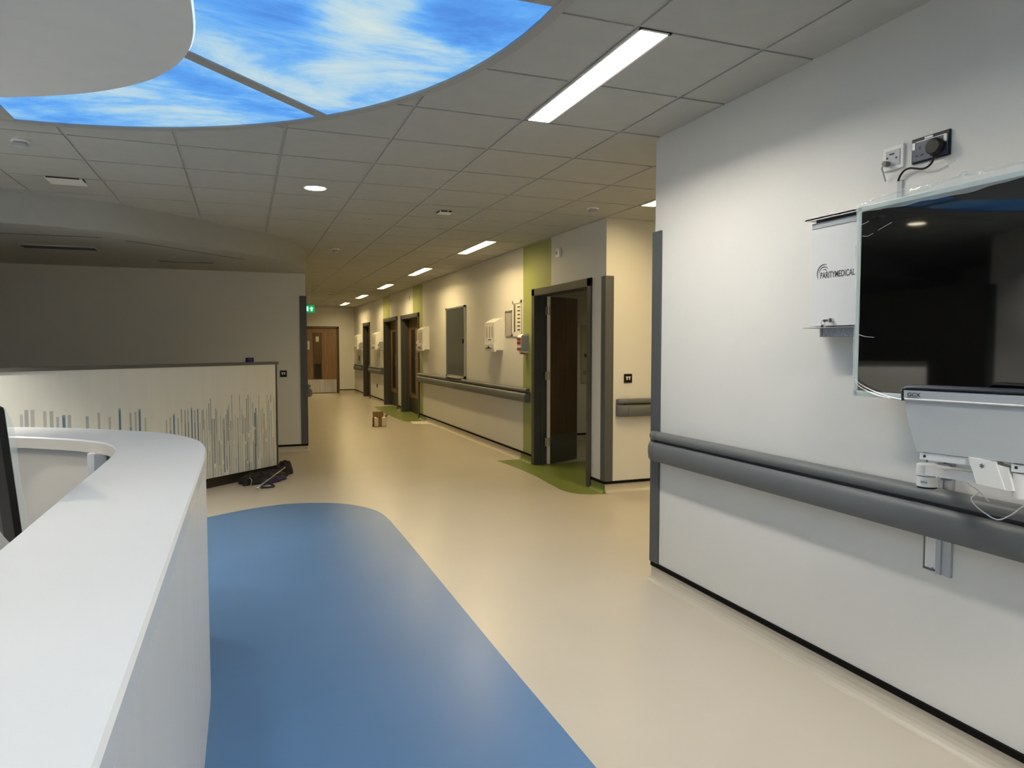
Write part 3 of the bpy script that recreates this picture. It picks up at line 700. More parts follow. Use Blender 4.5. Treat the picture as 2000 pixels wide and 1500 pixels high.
# ------------------------------------------------------------------ room beyond the open door
t = thing('wall_chart','pale chart on the wall inside the open room','chart',(5.05,9.65,.87))
b = B(); b.box((4.80,9.635,.875),(5.4,9.649,1.765),.002); b.build('board', mat('pale_chart',(.50,.49,.34),.5), t)
b = B(); b.cyl((4.88,9.634,1.30),(4.88,9.630,1.30),.03,16); b.box((4.87,9.628,1.27),(4.89,9.631,1.33)); b.box((4.83,9.632,1.05),(4.9,9.635,1.06)); b.box((4.83,9.632,1.02),(4.93,9.635,1.03)); b.build('print', KICK, t)
b = B(); b.box((3.45,9.60,2.255),(7.1,9.648,2.285),.003); struct(b.build('trim_3', WHITEP), 'white rail high on the wall inside the open room')
# ------------------------------------------------------------------ striped partition
pa = Vector((.348,8.307,0)); dv = Vector((-.738,-.675,0)).normalized(); nv = Vector((-.675,.738,0)).normalized()*-1  # towards camera
PLn = 4.0
t = thing('partition','low cream partition with vertical blue stripes and dark grey cap','partition',tuple(pa),0)
def P3(s, o, z): return pa+dv*s+nv*o+Vector((0,0,z))
def slab(name, s0,s1,o0,o1,z0,z1,m,parent=t,bev=0):
    b = B(); b.prism([P3(s0,o0,z0),P3(s1,o0,z0),P3(s1,o1,z0),P3(s0,o1,z0)], (0,0,z1-z0)); return b.build(name,m,parent)
slab('panel', .018, PLn, 0, -.10, .10, 1.232, PANELW)
slab('kick_base', 0, PLn, -.012, -.10, 0, .099, mat('dark_kick',(.022,.017,.012),.4))
slab('edge_trim', -.002, .018, .004, -.104, .10, 1.232, FRAMEG)
slab('cap', -.02, PLn, .014, -.115, 1.2325, 1.262, mat('partition_cap_grey',(.12,.12,.105),.45))
# stripe graphic : one decorated sheet, pattern follows the photo
bm = bmesh.new(); cl = bm.loops.layers.float_color.new('Col')
def stripe(s, w, z0, z1, c):
    c = tuple(c)+(1,)
    w /= 2; P = [P3(s-w,.0008,z0),P3(s+w,.0008,z0),P3(s+w,.0008,z1),P3(s-w,.0008,z1)]
    f = bm.faces.new([bm.verts.new(p) for p in P])
    for l in f.loops: l[cl] = c
def px2s(px):   # image column -> distance along the partition
    a = math.atan((px-1000)/F)+math.radians(20.889); r = Vector((math.sin(a),math.cos(a)))
    den = r.x*dv.y-r.y*dv.x
    return (r.y*pa.x-r.x*pa.y)/den if False else ((pa.y*r.x-pa.x*r.y)/(dv.x*r.y-dv.y*r.x))
blu = [srgb(88,124,158),srgb(104,134,160),srgb(126,148,158),srgb(140,152,150),srgb(70,104,148)]
pale = [srgb(160,166,164),srgb(148,158,162),srgb(170,170,160),srgb(134,146,152)]
topy = lambda px: 722.5+(712.5-722.5)*px/540
def zof(px, y): return 1.42-.185*(y-679)/(topy(px)-679)
PC = (.78,.76,.66); mixc = lambda c,f: tuple(a*(1-f)+b_*f for a,b_ in zip(c,PC))
cnt = 0
spec = [(38,800,0,6),(48,792,0,8),(60,792,0,8),(84,795,1,7),(97,795,1,8),(109,806,0,6),(121,803,2,7),(132,803,1,7),(167,806,1,7),(190,800,0,6),(211,808,1,5),
        (231,793,2,6),(252,802,1,6),(262,800,0,5),(270,795,2,6),(281,812,0,4),(322,818,0,4),(330,812,1,4),(337,806,2,5),(345,815,0,4),(352,797,0,4),(359,800,1,4),(365,797,1,4),(372,795,2,4),(378,800,1,4)]
for px,y,k,w in spec:
    s = px2s(px); ww = w*.0037; zt = zof(px,y); zs = zt-(.02 if k == 2 else .13)
    stripe(s, ww, max(.12,zs), zt, mixc(random.choice(pale), .35 if k < 2 else .1))
    if k: stripe(s, ww*.95, .30, zs, mixc(random.choice(blu[:2] if k == 2 else blu[2:4]), .05))
    else: stripe(s, ww*.95, .30, zs, mixc(random.choice(pale), .45))
px = 384
while px < 541:
    s = px2s(px); top = .88+random.uniform(-.22,.05)
    z = top
    w0 = .008+random.random()*.009
    while z > .10:
        ln = random.uniform(.08,.46)
        c = random.choice(blu+pale+pale) if random.random() < .88 else None
        if c is not None: stripe(s, w0*random.uniform(.6,1.1), max(.102,z-ln), z, mixc(c, random.uniform(.0,.5)))
        z -= ln+(.0 if random.random() < .6 else random.uniform(0,.05))
    px += random.uniform(2.2,4.6)
bmesh.ops.transform(bm, matrix=wmat(t).inverted(), verts=bm.verts[:])
me = bpy.data.meshes.new('stripe_graphic'); bm.to_mesh(me); bm.free()
m = bpy.data.materials.new('stripe_print'); m.use_nodes = True; nt = m.node_tree; at = nt.nodes.new('ShaderNodeVertexColor'); at.layer_name = 'Col'
nt.links.new(at.outputs[0], nt.nodes['Principled BSDF'].inputs['Base Color']); nt.nodes['Principled BSDF'].inputs['Roughness'].default_value = .4
me.materials.append(m); o = bpy.data.objects.new('stripe_graphic', me); COL.objects.link(o); o.parent = t
# tape roll on the cap
c = P3(.335,-.05,1.2622); n = 32
t = thing('tape_roll','roll of purple tape standing flat on the partition cap','tape',tuple(c))
b = B(); rings = []
for r,z in ((.026,0),(.043,0),(.044,.002),(.044,.047),(.043,.049),(.026,.049)):
    rings.append([c+Vector((r*math.cos(2*PI*i/n),r*math.sin(2*PI*i/n),z)) for i in range(n)])
rings.append(rings[0]); b.loft(rings, cap=False); b.build('tape', PURPLE, t, True)
b = B(); b.loft([[c+Vector((r*math.cos(2*PI*i/n),r*math.sin(2*PI*i/n),z)) for i in range(n)] for r,z in ((.0255,0),(.0255,.05),(.023,.05),(.023,0))], cap=False); b.build('core', CARD, t, True)
# ---- black bag and tool on the floor
t = thing('bag','crumpled black fabric bag lying against the partition foot','bag',(.15,7.95,0))
def blob(cx,cy,rx,ry,h,rot,seed,m,name,N=40,K=12):
    rnd = random.Random(seed); ph = [rnd.uniform(0,6.28) for _ in range(8)]; rings = []
    for k in range(K+1):
        f = k/K; rr = math.cos(f*PI/2)**.55 if k < K else .02; zz = h*math.sin(f*PI/2)
        ring = []
        for i in range(N):
            a = 2*PI*i/N
            q = 1+.13*math.sin(3*a+ph[0])+.09*math.sin(5*a+ph[1])+.05*math.sin(9*a+ph[2])
            wr = 1+.16*math.sin(4*a+ph[3]+f*5)+.10*math.sin(11*a+ph[4]-f*7)
            x = rx*rr*q*math.cos(a); y = ry*rr*q*math.sin(a)
            ring.append((cx+x*math.cos(rot)-y*math.sin(rot), cy+x*math.sin(rot)+y*math.cos(rot), .003+zz*wr))
        rings.append(ring)
    b = B(); b.loft(rings); return b.build(name, m, t, True)
blob(.17,7.90,.30,.13,.085,.75,3,FABK,'body')
blob(.40,8.20,.13,.07,.13,1.0,5,FABK,'flap')
blob(.26,7.78,.20,.06,.05,.85,9,BLUED,'lining')
b = B(); pts = spline([(.00,7.72,.03),(.03,7.66,.06),(.08,7.68,.09),(.14,7.74,.08),(.18,7.80,.09)],6); b.tube(pts,.006); b.build('strap', FABK, t, True)
b = B(); pts = spline([(.12,7.50,.012),(.20,7.46,.012),(.27,7.50,.012),(.24,7.60,.02)],6); b.tube(pts,.010); b.build('strap', BLUED, t, True)
b = B(); pts = spline([(.05,7.55,.03),(.06,7.60,.07),(.04,7.68,.08)],6); b.tube(pts,.004); b.build('buckle', CHROME, t, True)
t = thing('metal_tool','slim silver rod with a round head lying across the black bag','tool',(.23,7.55,.06))
p,q = Vector((.125,7.33,.05)),Vector((.405,7.90,.135))
b = B(); b.tube([p+(q-p)*f for f in (0,.3,.7,1)], [.007,.006,.006,.005]); b.build('shaft', CHROME, t, True)
b = B(); d = (q-p).normalized(); b.cyl(p-d*.03,p+d*.02,.022,20,r2=.014); b.ball(p-d*.03,.022,(1,1,.8)); b.build('head', CHROME, t, True)
# ------------------------------------------------------------------ reception desk
DZ = 1.0
outer = [(-.144,1.6),(-.144,2.7),(-.145,3.05),(-.158,3.27),(-.19,3.46),(-.245,3.62),(-.33,3.785),(-.46,3.94),(-.63,4.09),(-.80,4.22),(-.97,4.33),(-1.16,4.41),(-1.40,4.46),(-1.62,4.475)]
innr = [(-.483,1.6),(-.483,2.6),(-.484,3.02),(-.492,3.20),(-.515,3.36),(-.56,3.50),(-.64,3.62),(-.74,3.73),(-.86,3.83),(-1.0,3.93),(-1.16,4.0),(-1.40,4.06),(-1.62,4.075)]
DCX, DCY = -1.62, .95
def ringpts(side, k=6):
    s = [(p.x,p.y) for p in spline([(x,y,0) for x,y in side], k)]
    mir = [(2*DCX-x,y) for x,y in s[::-1][1:]]
    top = s+mir                      # right side up, over, down the left
    bot = [(x,2*1.6-y-1.6*0) for x,y in top[::-1]]
    return top, [(x,2*DCYY-y) for x,y in top[::-1]]
DCYY = .95
to,bo = ringpts(outer); ti,bi = ringpts(innr, 6)
# equal count resampling
def resample(P, n):
    P = [Vector(p) for p in P]; L = [0]
    for a,c in zip(P,P[1:]): L.append(L[-1]+(c-a).length)
    out = []
    j = 0
    for i in range(n):
        d = L[-1]*i/(n-1)
        while j < len(L)-2 and L[j+1] < d: j += 1
        f = (d-L[j])/max(1e-9,L[j+1]-L[j]); out.append(P[j].lerp(P[j+1], min(1,max(0,f))))
    return out
# ring as open path from the left gap: start left lower, around the front (right side) ...
def path(top, bot):   # leaves a gap on the left side (x = far left) for staff access
    return [(top[-1][0], .95+.45)][::-1] and ([(x,y) for x,y in [(top[-1][0],1.45)]] + [(x,y) for x,y in top[::-1]] + [(x,y) for x,y in bot[::-1]] + [(bot[0][0],.45)])
PO = resample(path(to,bo), 200); PI_ = resample(path(ti,bi), 200)
desk = thing('reception_desk','white curved reception desk with a broad solid counter top','reception desk',(-1.62,.95,0))
def inset(P, Q, a): return [p+(q-p).normalized()*a for p,q in zip(P,Q)]
b = B()
def rr(P,Q,z0,z1,bev=.006):
    R = []
    for p,q in zip(P,Q):
        d = (q-p).normalized()*bev
        R.append([(p.x,p.y,z0),(p.x,p.y,z1-bev),(p.x+d.x,p.y+d.y,z1),(q.x-d.x,q.y-d.y,z1),(q.x,q.y,z1-bev),(q.x,q.y,z0)])
    return R
b.loft(rr(PO,PI_,DZ-.05,DZ)); b.build('counter_top', SOLID, desk, True)
b = B(); e0 = inset(PI_,PO,-.0015); e1 = inset(PI_,PO,.02); b.loft([[(p.x,p.y,DZ-.054),(p.x,p.y,DZ-.007),(q.x,q.y,DZ-.054)] for p,q in zip(e0,e1)]); b.build('inner_edge_band', CREAM, desk, True)
A = inset(PO,PI_,.004); C = inset(PO,PI_,.05)
b = B(); b.loft([[(p.x,p.y,0.0),(p.x,p.y,DZ-.0505),(q.x,q.y,DZ-.0505),(q.x,q.y,0.0)] for p,q in zip(A,C)]); b.build('front_panel', DESKF, desk, True)
A = inset(PI_,PO,.045); C = inset(PI_,PO,.085)
b = B(); b.loft([[(p.x,p.y,0.0),(p.x,p.y,DZ-.0505),(q.x,q.y,DZ-.0505),(q.x,q.y,0.0)] for p,q in zip(A,C)]); b.build('inner_panel', CREAM, desk, True)
b = B(); b.box((-.655,3.575,0),(-.625,3.66,DZ-.052),.002); b.build('upright', SOLID, desk)
b = B(); b.box((-.624,3.55,.0),(-.575,3.60,DZ-.052),.002); b.build('cable_slot', GREYP, desk)
b = B(); b.box((-1.15,-.4,.705),(-.53,2.45,.73),.003); b.build('worktop', CREAM, desk)
b = B(); b.box((-1.10,-.35,0),(-1.06,-.31,.704)); b.build('worktop_leg', GREYP, desk)
b = B(); b.box((-1.10,2.36,0),(-1.06,2.40,.704)); b.build('worktop_leg', GREYP, desk)
# ---- monitor on worktop
mx, my = -.572, 2.22
t = thing('monitor','black computer monitor seen edge-on behind the desk counter','monitor',(-.80,2.40,.73), math.radians(0))
# local frame: u along width (away from camera), w towards the screen side, v up (tilted)
vd = Vector((mx,my,0)).normalized()
u = (Matrix.Rotation(math.radians(7),3,'Z') @ vd).normalized(); w = Vector((u.y,-u.x,0))
tilt = math.radians(5.0); z = Vector((0,0,1)); v = (z*math.cos(tilt) - w*math.sin(tilt)).normalized(); wn = u.cross(v).normalized()
if wn.dot(w) < 0: wn = -wn
base = Vector((mx+.008,my,.868))
def mbx(b, u0,u1,v0,v1,w0,w1):
    P = [base+u*a+v*c_+wn*d for a,c_,d in ((u0,v0,w0),(u1,v0,w0),(u1,v0,w1),(u0,v0,w1))]
    b.prism(P, v*(v1-v0))
b = B(); mbx(b,0,.40,0,.395,-.012,.004); b.build('frame', BLACKP, t)
b = B(); P=[base+u*a+v*c_+wn*-.012 for a,c_ in ((.004,.01),(.396,.01),(.396,.385),(.004,.385))]; Q=[base+u*a+v*c_+wn*-.034 for a,c_ in ((.02,.05),(.37,.05),(.37,.35),(.02,.35))]
b.loft([P,Q]); b.build('rear_shell', DARKP, t)
b = B(); mbx(b,.006,.394,.006,.389,.004,.006); b.build('screen', SCREEN, t)
b = B()
rngs=[]
for k in range(13):
    f=k/12; o_=.006+.012*math.sin(PI*f)**.6+.003*math.sin(9*f)
    rngs.append([base+u*-.004+v*(.395*f)+wn*.004, base+u*-.004+v*(.395*f)+wn*o_*1.2, base+u*.02+v*(.395*f)+wn*o_*1.25, base+u*.02+v*(.395*f)+wn*.0065])
b.loft(rngs, closed=False); b.build('protective_film', FILM, t, True)
hub = base+u*.17+v*.17+wn*-.034
b = B(); b.box(hub+Vector((-.045,-.045,-.05)),hub+Vector((.03,.03,.05)),.006); b.build('mount_block', BLACKP, t)
b = B(); ax = hub+Vector((-.07,0,-.02)); b.cyl((ax.x,ax.y,.745),(ax.x,ax.y,ax.z+.06),.02,20); b.build('stand_column', DARKP, t, True)
b = B(); b.cyl((ax.x,ax.y,.731),(ax.x,ax.y,.745),.10,36); b.build('foot', DARKP, t, True)
# ------------------------------------------------------------------ big screen on the wall
tv = thing('television','large wall-mounted black television wrapped in clear protective film','television',(XT,1.45,1.235))
ty0,ty1,tz0,tz1 = .83,2.072,1.236,1.955; xf = 2.205
b = B(); b.box((xf+.012,ty0+.02,tz0+.02),(xf+.027,ty1-.02,tz1-.02),.004); b.build('rear_shell', DARKP, tv)
b = B(); f=.018
b.box((xf,ty0,tz0),(xf+.014,ty0+f,tz1),.002); b.box((xf,ty1-f,tz0),(xf+.014,ty1,tz1),.002); b.box((xf,ty0,tz0),(xf+.014,ty1,tz0+f),.002); b.box((xf,ty0,tz1-f),(xf+.014,ty1,tz1),.002); b.build('bezel', BEZEL, tv)
b = B(); b.box((xf+.002,ty0+f-.002,tz0+f-.002),(xf+.011,ty1-f+.002,tz1-f+.002)); b.build('screen', SCREEN, tv)
# film: wrinkled strips standing proud of the frame
def filmstrip(name, N, fn):
    b = B(); b.loft([fn(i/(N-1)) for i in range(N)], closed=False); return b.build(name, FILM, tv, True)
rn = random.Random(4)
def wob(t, k, a): return a*(math.sin(k*t*6.3+1.1)+.6*math.sin(k*2.3*t*6.3+.4)+.35*math.sin(k*5.1*t*6.3))
def topstrip(f):
    y = ty1+.004-(ty1-ty0)*f; e = .006+.020*min(1,f*9)+wob(f,3,.0020)
    return [(xf-.004+wob(f,7,.0012),y,tz1-.030+wob(f,2,.004)),(xf-.004+wob(f,5,.0018),y,tz1-.018),(xf-.004+wob(f,4,.002),y,tz1-.006),(xf-.004+wob(f,6,.003),y,tz1+e*.5),(xf-.002+wob(f,5,.003),y,tz1+e),(xf+.010,y,tz1+e-.006)]
filmstrip('protective_film', 90, topstrip)
def leftstrip(f):
    z = tz0-.004+(tz1-tz0)*f
    return [(xf-.003+wob(f,3,.001),ty1-.016+wob(f,2,.001),z),(xf-.006+wob(f,5,.0012),ty1-.008,z),(xf-.003,ty1+.003+wob(f,4,.001),z),(xf+.012,ty1+.003,z)]
filmstrip('protective_film', 50, leftstrip)
def botstrip(f):
    y = ty1+.003-(ty1-ty0)*f
    s = .004+.004*f
    return [(xf-.004+wob(f,4,.001),y,tz0+.018+wob(f,2,.002)),(xf-.006+wob(f,6,.001),y,tz0+.004),(xf-.002,y,tz0-s-wob(f,3,.0012)),(xf+.01,y,tz0-s)]
filmstrip('protective_film', 70, botstrip)
# white strands painting the glints of loose film corners and creases over the glass
def strand(pts, r=.0011): 
    b = B(); b.tube(spline(pts,8), r, 6); b.build('film_crease_glint', WHITEF, tv, True)
WHITEF = mat('film_highlight', (.75,.80,.80), .15, spec=.9)
strand([(xf-.004,2.066,1.300),(xf-.008,2.02,1.275),(xf-.010,1.94,1.250),(xf-.010,1.86,1.236),(xf-.008,1.78,1.234)])
strand([(xf-.004,2.066,1.293),(xf-.008,2.03,1.268),(xf-.010,1.96,1.246),(xf-.009,1.90,1.236)],.0008)
strand([(xf-.004,2.060,1.885),(xf-.005,2.04,1.887),(xf-.006,2.015,1.892)],.0009)
strand([(xf-.003,1.975,1.853),(xf-.005,1.94,1.864),(xf-.005,1.915,1.872)],.0006)
strand([(xf-.003,2.045,1.842),(xf-.005,2.02,1.838),(xf-.005,1.995,1.845)],.0006)
strand([(xf-.003,2.052,1.470),(xf-.005,2.02,1.462),(xf-.005,1.98,1.458)],.0007)
strand([(xf-.008,2.062,1.962),(xf-.012,2.0,1.972),(xf-.010,1.92,1.978),(xf-.012,1.84,1.982),(xf-.010,1.76,1.984)],.0010)
strand([(xf-.008,1.92,1.952),(xf-.012,1.86,1.955),(xf-.012,1.78,1.962),(xf-.013,1.70,1.972),(xf-.012,1.645,1.985)],.0009)
strand([(xf-.012,1.66,1.978),(xf-.014,1.645,1.990),(xf-.012,1.63,1.986),(xf-.012,1.645,1.976),(xf-.012,1.625,1.974)],.0013)
# bracket cabinet behind the screen
cb = thing('bracket_cabinet','white lockable bracket cabinet half hidden behind the television','cabinet',(XT,1.9,1.46))
cx = 2.235; cy1 = 2.335; cy0 = .75
b = B(); b.box((cx,cy0,1.508),(XT,cy1,1.935),.002); b.build('body', CAB, cb)
b = B(); b.box((cx,cy0,1.9475),(XT,cy1+.02,1.953)); b.box((cx-.018,2.078,1.9475),(cx+.001,cy1+.02,1.953)); b.box((cx-.018,2.078,1.944),(cx-.015,cy1+.02,1.953)); b.build('hood', WHITEP, cb)
b = B(); b.box((cx+.004,cy0,1.9352),(XT,cy1-.02,1.9472)); b.build('dark_slot', VENTD, cb)
b = B(); b.box((cx-.003,2.078,1.912),(cx-.0002,cy1-.004,1.933)); b.build('slot_lip', GREYP, cb)
b = B(); b.box((cx,cy0,1.500),(XT,cy1+.02,1.503)); b.box((cx-.022,2.078,1.500),(cx+.001,cy1+.02,1.503)); b.box((cx+.001,cy0,1.464),(XT-.002,cy1-.055,1.4995)); b.build('lower_tray', CABG, cb)
b = B(); b.cyl((cx-.012,2.214,1.530),(cx,2.214,1.530),.0095,24); lk = b.build('lock', CHROME, cb, True)
ky = thing('key_ring','keys on a ring hanging from the cabinet lock','keys',(cx-.014,2.238,1.515))
b = B(); b.box((cx-.030,2.212,1.526),(cx-.012,2.216,1.534)); b.box((cx-.026,2.21,1.524),(cx-.024,2.236,1.534)); b.build('key', CHROME, ky)
b = B(); b.tube([(cx-.02,2.243+.010*math.cos(a),1.521+.010*math.sin(a)) for a in [2*PI*i/24 for i in range(24)]],.0010,6,True); b.build('ring', CHROME, ky, True)
b = B(); b.cyl((cx-.019,2.246,1.507),(cx-.021,2.246,1.507),.007,16); b.box((cx-.021,2.243,1.470),(cx-.0195,2.248,1.505)); b.build('key', CHROME, ky)
text_mesh('lettering','PARITYMEDICAL',.0355,PRINT,cb,(cx-.0004,2.2835,1.704),(0,-1,0),(0,0,1),.0003,sx=.675)
b = B()
for r,w,a0,a1 in ((.037,.0052,70,215),(.027,.0042,45,185),(.017,.0034,20,120)):
    cyy,czz = 2.2625,1.723; k = 20; pts = []
    for i in range(k+1):
        a = math.radians(a0+(a1-a0)*i/k); ww = w*math.sin(PI*(.12+.80*i/k))
        pts.append((a,r-ww/2,r+ww/2))
    o_ = [(cx-.0006,cyy-ro*math.cos(a),czz+ro*math.sin(a)) for a,ri,ro in pts]; i_ = [(cx-.0006,cyy-ri*math.cos(a),czz+ri*math.sin(a)) for a,ri,ro in pts]
    b.loft([o_,i_], closed=False)
b.build('logo_arcs', PRINT, cb)
# ---- sockets above the screen
t = thing('wall_socket','white aerial wall socket above the television','socket',(XT,2.018,2.09),0)
b = B(); b.box((XT-.010,1.973,2.094),(XT,2.062,2.182),.002); b.build('plate', WHITEP, t)
b = B(); b.box((XT-.013,1.985,2.108),(XT-.009,2.048,2.166),.002); b.build('module', GREYP, t)
b = B(); b.cyl((XT-.014,2.00,2.135),(XT-.010,2.00,2.135),.004,10); b.cyl((XT-.014,2.04,2.14),(XT-.010,2.04,2.14),.004,10); b.box((XT-.0145,2.01,2.15),(XT-.013,2.03,2.155)); b.build('contact', PRINT, t)
t = thing('aerial_lead','short grey aerial lead hanging from the white socket','cable',(XT,2.036,2.05))
b = B(); b.cyl((XT-.034,2.036,2.118),(XT-.013,2.036,2.118),.010,20); b.build('plug', mat('grey_brown_plug',(.13,.12,.105),.5), t, True)
b = B(); b.tube(spline([(XT-.028,2.038,2.118),(XT-.034,2.045,2.104),(XT-.024,2.047,2.088),(XT-.012,2.046,2.055)],8),.0032); b.build('cord', GREYP, t, True)
t = thing('wall_socket','black double power socket above the television','socket',(XT,1.865,2.09),0)
b = B(); b.box((XT-.009,1.788,2.093),(XT,1.939,2.183),.003); b.build('plate', BLACKP, t)
b = B(); b.box((XT-.0115,1.793,2.098),(XT-.0085,1.934,2.168),.001); b.build('insert', NAVYP, t)
for yy in (1.927,1.803):
    b = B(); b.box((XT-.0135,yy-.006,2.142),(XT-.0112,yy+.006,2.168),.001); b.build('switch', WHITEP, t)
b = B(); b.box((XT-.0125,1.80,2.1665),(XT-.0112,1.92,2.1695)); b.build('stripe', WHITEP, t)
b = B(); b.box((XT-.0125,1.852,2.1715),(XT-.0088,1.884,2.1785)); lb = b.build('label', WHITEP, t)
b = B()
for (yy,zz,a,c_) in ((1.903,2.146,.0035,.0055),(1.914,2.118,.0055,.0032),(1.893,2.118,.0055,.0032)): b.box((XT-.0122,yy-a,zz-c_),(XT-.0112,yy+a,zz+c_))
b.build('pin_slots', PRINT, t)
t = thing('power_plug','black mains plug with curved cable in the double socket','plug',(XT,1.83,2.08))
b = B(); R=[]
for x,ry,rz in ((XT-.0118,.028,.026),(XT-.020,.032,.030),(XT-.036,.031,.029),(XT-.042,.026,.024)):
    R.append([(x,1.830+ry*math.cos(a)*1.0,2.130+rz*math.sin(a)) for a in [2*PI*i/24 for i in range(24)]])
b.loft(R); b.box((XT-.040,1.822,2.098),(XT-.018,1.840,2.112),.003); b.build('body', BLACKP, t, True)
b = B(); b.tube(spline([(XT-.029,1.831,2.104),(XT-.029,1.833,2.090),(XT-.026,1.842,2.076),(XT-.022,1.862,2.066),(XT-.02,1.885,2.065),(XT-.02,1.910,2.072),(XT-.02,1.935,2.079),(XT-.018,1.960,2.076),(XT-.014,1.980,2.062),(XT-.009,1.992,2.047)],8),.0038); b.build('cord', BLACKP, t, True)
b = B(); b.box((XT-.008,1.976,1.956),(XT,1.998,2.048),.001); tag(b.build('cable_cover', GREYP, org=(XT,1.987,1.956)), 'short pale cable cover on the wall just above the television', 'cable cover')
# ------------------------------------------------------------------ folding workstation
L0 = Vector((1.98,1.651,0)); dr = Vector((math.sin(math.radians(12)),-math.cos(math.radians(12)),0)); nn = Vector((-dr.y*-1,0,0)); nn = Vector((dr.y,-dr.x,0))  # towards camera side
if nn.x > 0: nn = -nn
ws = thing('wall_workstation','grey fold-up keyboard workstation on a wall arm below the television','workstation',(XT-.02,1.77,1.0))
def q3(a, d, z): return L0+dr*a+nn*d+Vector((0,0,z))
Wd = .56
b = B()
P = [(-.006,1.262),(-.004,1.252),(.002,1.21),(.008,1.185),(.030,1.115),(.040,1.092),(Wd-.040,1.092),(Wd-.030,1.115),(Wd-.008,1.185),(Wd,1.262)]
b.prism([q3(a,0,z) for a,z in P], -nn*.05); b.build('enclosure', SCREENW, ws)
b = B(); P=[(-.006,1.257),(Wd,1.257),(Wd,1.284),(-.006,1.284)]; b.prism([q3(a,.004,z) for a,z in P], -nn*.05); st = b.build('upper_strip', GREYP, ws)
b = B(); b.tube([q3(-.002,.006,1.2565),q3(Wd,.006,1.2565)],.0028,8); b.build('edge_lip', WHITEP, ws, True)
# rim: rounded bar running over the top and a short way down the left end
rim = [q3(-.012,.0,1.250),q3(-.013,.0,1.275),q3(-.010,.0,1.288),q3(.0,.0,1.293),q3(.02,.0,1.294),q3(Wd-.02,.0,1.294),q3(Wd+.005,.0,1.290),q3(Wd+.008,.0,1.25)]
b = B(); R=[]
for i,p_ in enumerate(rim):
    a = rim[max(0,i-1)]; c_ = rim[min(len(rim)-1,i+1)]; tt = (c_-a).normalized(); s_ = nn; up_ = tt.cross(s_).normalized()
    R.append([p_+s_*(math.cos(k/12*2*PI)*.024-.02)+up_*(math.sin(k/12*2*PI)*.0085) for k in range(12)])
b.loft(R); b.build('rim', RIMD, ws, True)
text_mesh('lettering','GCX',.0165,PRINT,ws,q3(.005,.0046,1.2655),dr,(0,0,1),.0003,sx=1.15)
b = B(); b.box(Vector((0,0,0)),Vector((.036,.0006,.0014)),rot=Matrix.Translation(q3(.005,.005,1.2610)) @ Matrix((dr,nn,Vector((0,0,1)))).transposed().to_4x4()); b.build('small_print', DARKP, ws)
# support rail under the enclosure
def bar3(name, a0,a1,d0,d1,z0,z1,m,bev=0,par=ws):
    b = B(); P = [q3(a0,d0,z0),q3(a1,d0,z0),q3(a1,d1,z0),q3(a0,d1,z0)]; b.prism(P,(0,0,z1-z0)); return b.build(name,m,par)
bar3('support_rail',.045,.245,-.004,-.030,1.068,1.090,WHITEP)
bar3('support_rail',.300,.52,-.004,-.030,1.066,1.088,WHITEP)
for a in (.060,.225,.312):
    b = B(); p_ = q3(a,-.003,1.079); b.cyl(p_,p_-nn*.004,.0045,14); b.build('screw', DARKP, ws)
b = B(); b.prism([q3(.190,.006,1.094),q3(.262,.006,1.090),q3(.290,.006,1.012),q3(.215,.006,1.018)], -nn*.05); b.build('bracket', WHITEP, ws)
b = B(); b.prism([q3(.262,.002,1.082),q3(.292,.002,1.075),q3(.310,.002,1.012),q3(.290,.002,1.010)], -nn*.045); b.build('bracket', WHITEP, ws)
text_mesh('lettering','※' if False else '*',.030,DARKP,ws,q3(.222,.0066,1.058),dr,(0,0,1),.0003)
b = B(); c_ = q3(.318,-.03,0); b.cyl((c_.x,c_.y,.990),(c_.x,c_.y,1.062),.024,28); b.build('tilt_pivot', WHITEP, ws, True)
# arm
pv = Vector((2.085,1.652,0)); tip = q3(.285,-.03,0)
b = B(); b.cyl((pv.x,pv.y,1.004),(pv.x,pv.y,1.038),.032,32); b.cyl((pv.x,pv.y,1.038),(pv.x,pv.y,1.041),.032,32,r2=.028)
d = (tip-pv).normalized(); s_ = Vector((-d.y,d.x,0)); 
b.prism([pv+s_*.028+Vector((0,0,1.008)),tip+s_*.020+Vector((0,0,1.014)),tip-s_*.020+Vector((0,0,1.014)),pv-s_*.028+Vector((0,0,1.008))], (0,0,.030)); b.build('upper_arm', WHITEP, ws, True)
b = B(); b.cyl((pv.x,pv.y,.968),(pv.x,pv.y,1.001),.031,32); 
wp = Vector((XT-.04,1.765,0)); d = (wp-pv).normalized(); s_ = Vector((-d.y,d.x,0))
b.prism([pv+s_*.02+Vector((0,0,.974)),wp+s_*.018+Vector((0,0,.974)),wp-s_*.018+Vector((0,0,.974)),pv-s_*.02+Vector((0,0,.974))], (0,0,.022)); b.build('lower_arm', WHITEP, ws, True)
text_mesh('lettering','GCX',.0085,PRINT,ws,Vector((pv.x-.0315,pv.y-.002,.981)),(.25,-.97,0),(0,0,1),.0003,sx=1.1)
b = B(); b.cyl((pv.x,pv.y,.962),(pv.x,pv.y,.968),.029,28); b.build('joint_gasket', BLACKP, ws, True)
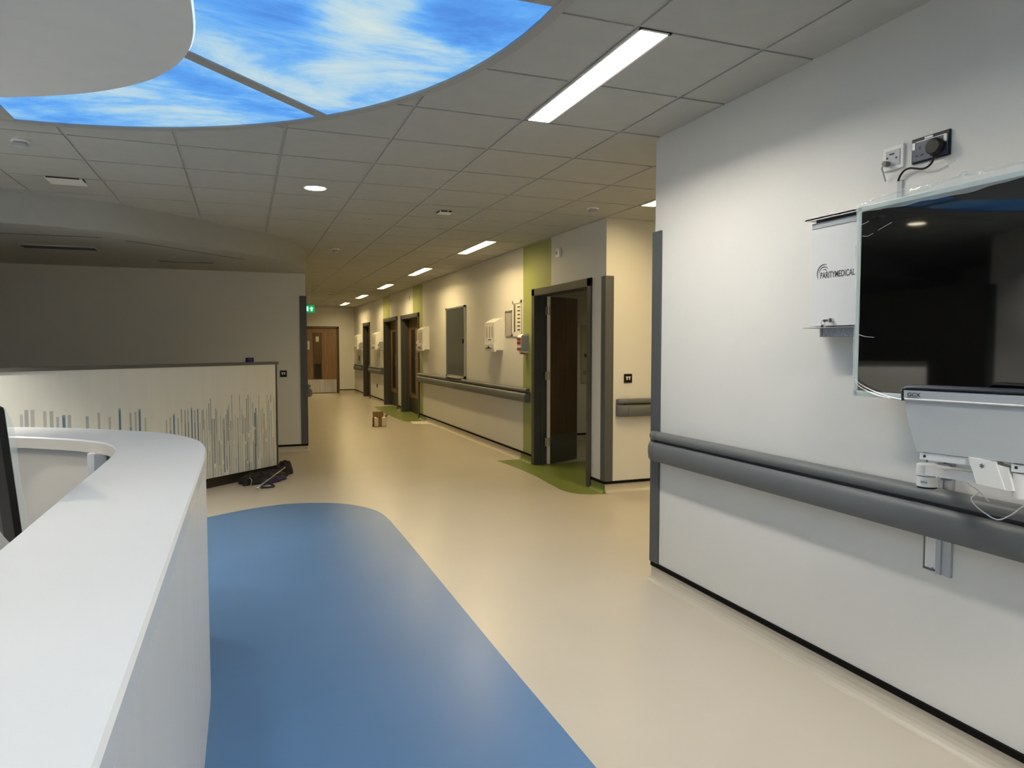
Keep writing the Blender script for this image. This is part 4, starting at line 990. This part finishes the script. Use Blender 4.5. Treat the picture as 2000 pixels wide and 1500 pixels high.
# wall track
tr = thing('wall_track','vertical aluminium mounting track passing behind the handrail','mounting track',(XT,1.785,.61))
b = B(); b.box((XT-.010,1.792,.622),(XT,1.834,.744)); b.box((XT-.010,1.792,.745),(XT,1.834,1.10)); b.build('cover_plate', WHITEP, tr)
b = B(); b.box((XT-.0115,1.834,.618),(XT,1.840,1.10)); b.box((XT-.0115,1.795,.614),(XT,1.840,.621)); b.build('edge_profile', ALUD, tr)
b = B(); b.box((XT-.0115,1.733,.608),(XT,1.752,1.10)); b.box((XT-.0115,1.772,.608),(XT,1.7915,1.10)); b.box((XT-.006,1.752,.608),(XT,1.772,1.10)); b.build('channel', ALU, tr)
b = B(); b.cyl((XT-.013,1.800,.624),(XT-.010,1.800,.624),.004,12); b.build('screw', CHROME, tr)
b = B(); b.box((XT-.034,1.735,.955),(XT-.0117,1.79,1.01),.003); b.build('slider_block', ALUD, tr)
# white cable
b = B(); pts = spline([(2.04,1.585,1.008),(2.04,1.565,1.028),(2.04,1.54,1.038),(2.06,1.505,1.044)],8); b.tube(pts,.0018,8)
wc = thing('thin_white_cable','thin white cable looping from the workstation arm over the handrail','cable',(2.1,1.5,1.0))
b.build('cord', WHITEP, wc, True)
b = B(); pts = spline([(2.07,1.50,1.030),(2.10,1.525,.998),(2.115,1.500,.975),(2.10,1.512,.955),(2.11,1.508,.935),(2.12,1.487,.915),(2.12,1.443,.901),(2.12,1.403,.925),(2.12,1.365,.962),(2.12,1.30,1.01)],8); b.tube(pts,.0020,8); b.build('cord', WHITEP, wc, True)
b = B(); pts = spline([(2.115,1.500,.975),(2.12,1.485,.962),(2.12,1.470,.950)],8); b.tube(pts,.0018,8); b.build('cord', WHITEP, wc, True)
# ------------------------------------------------------------------ world and view
w = bpy.data.worlds.new('world'); sc.world = w; w.use_nodes = True
w.node_tree.nodes['Background'].inputs[0].default_value = (.5,.5,.5,1); w.node_tree.nodes['Background'].inputs[1].default_value = .0
sc.view_settings.view_transform = 'Standard'; sc.view_settings.look = 'None'; sc.view_settings.gamma = 1; sc.view_settings.exposure = 0
sc.view_settings.use_curve_mapping = False
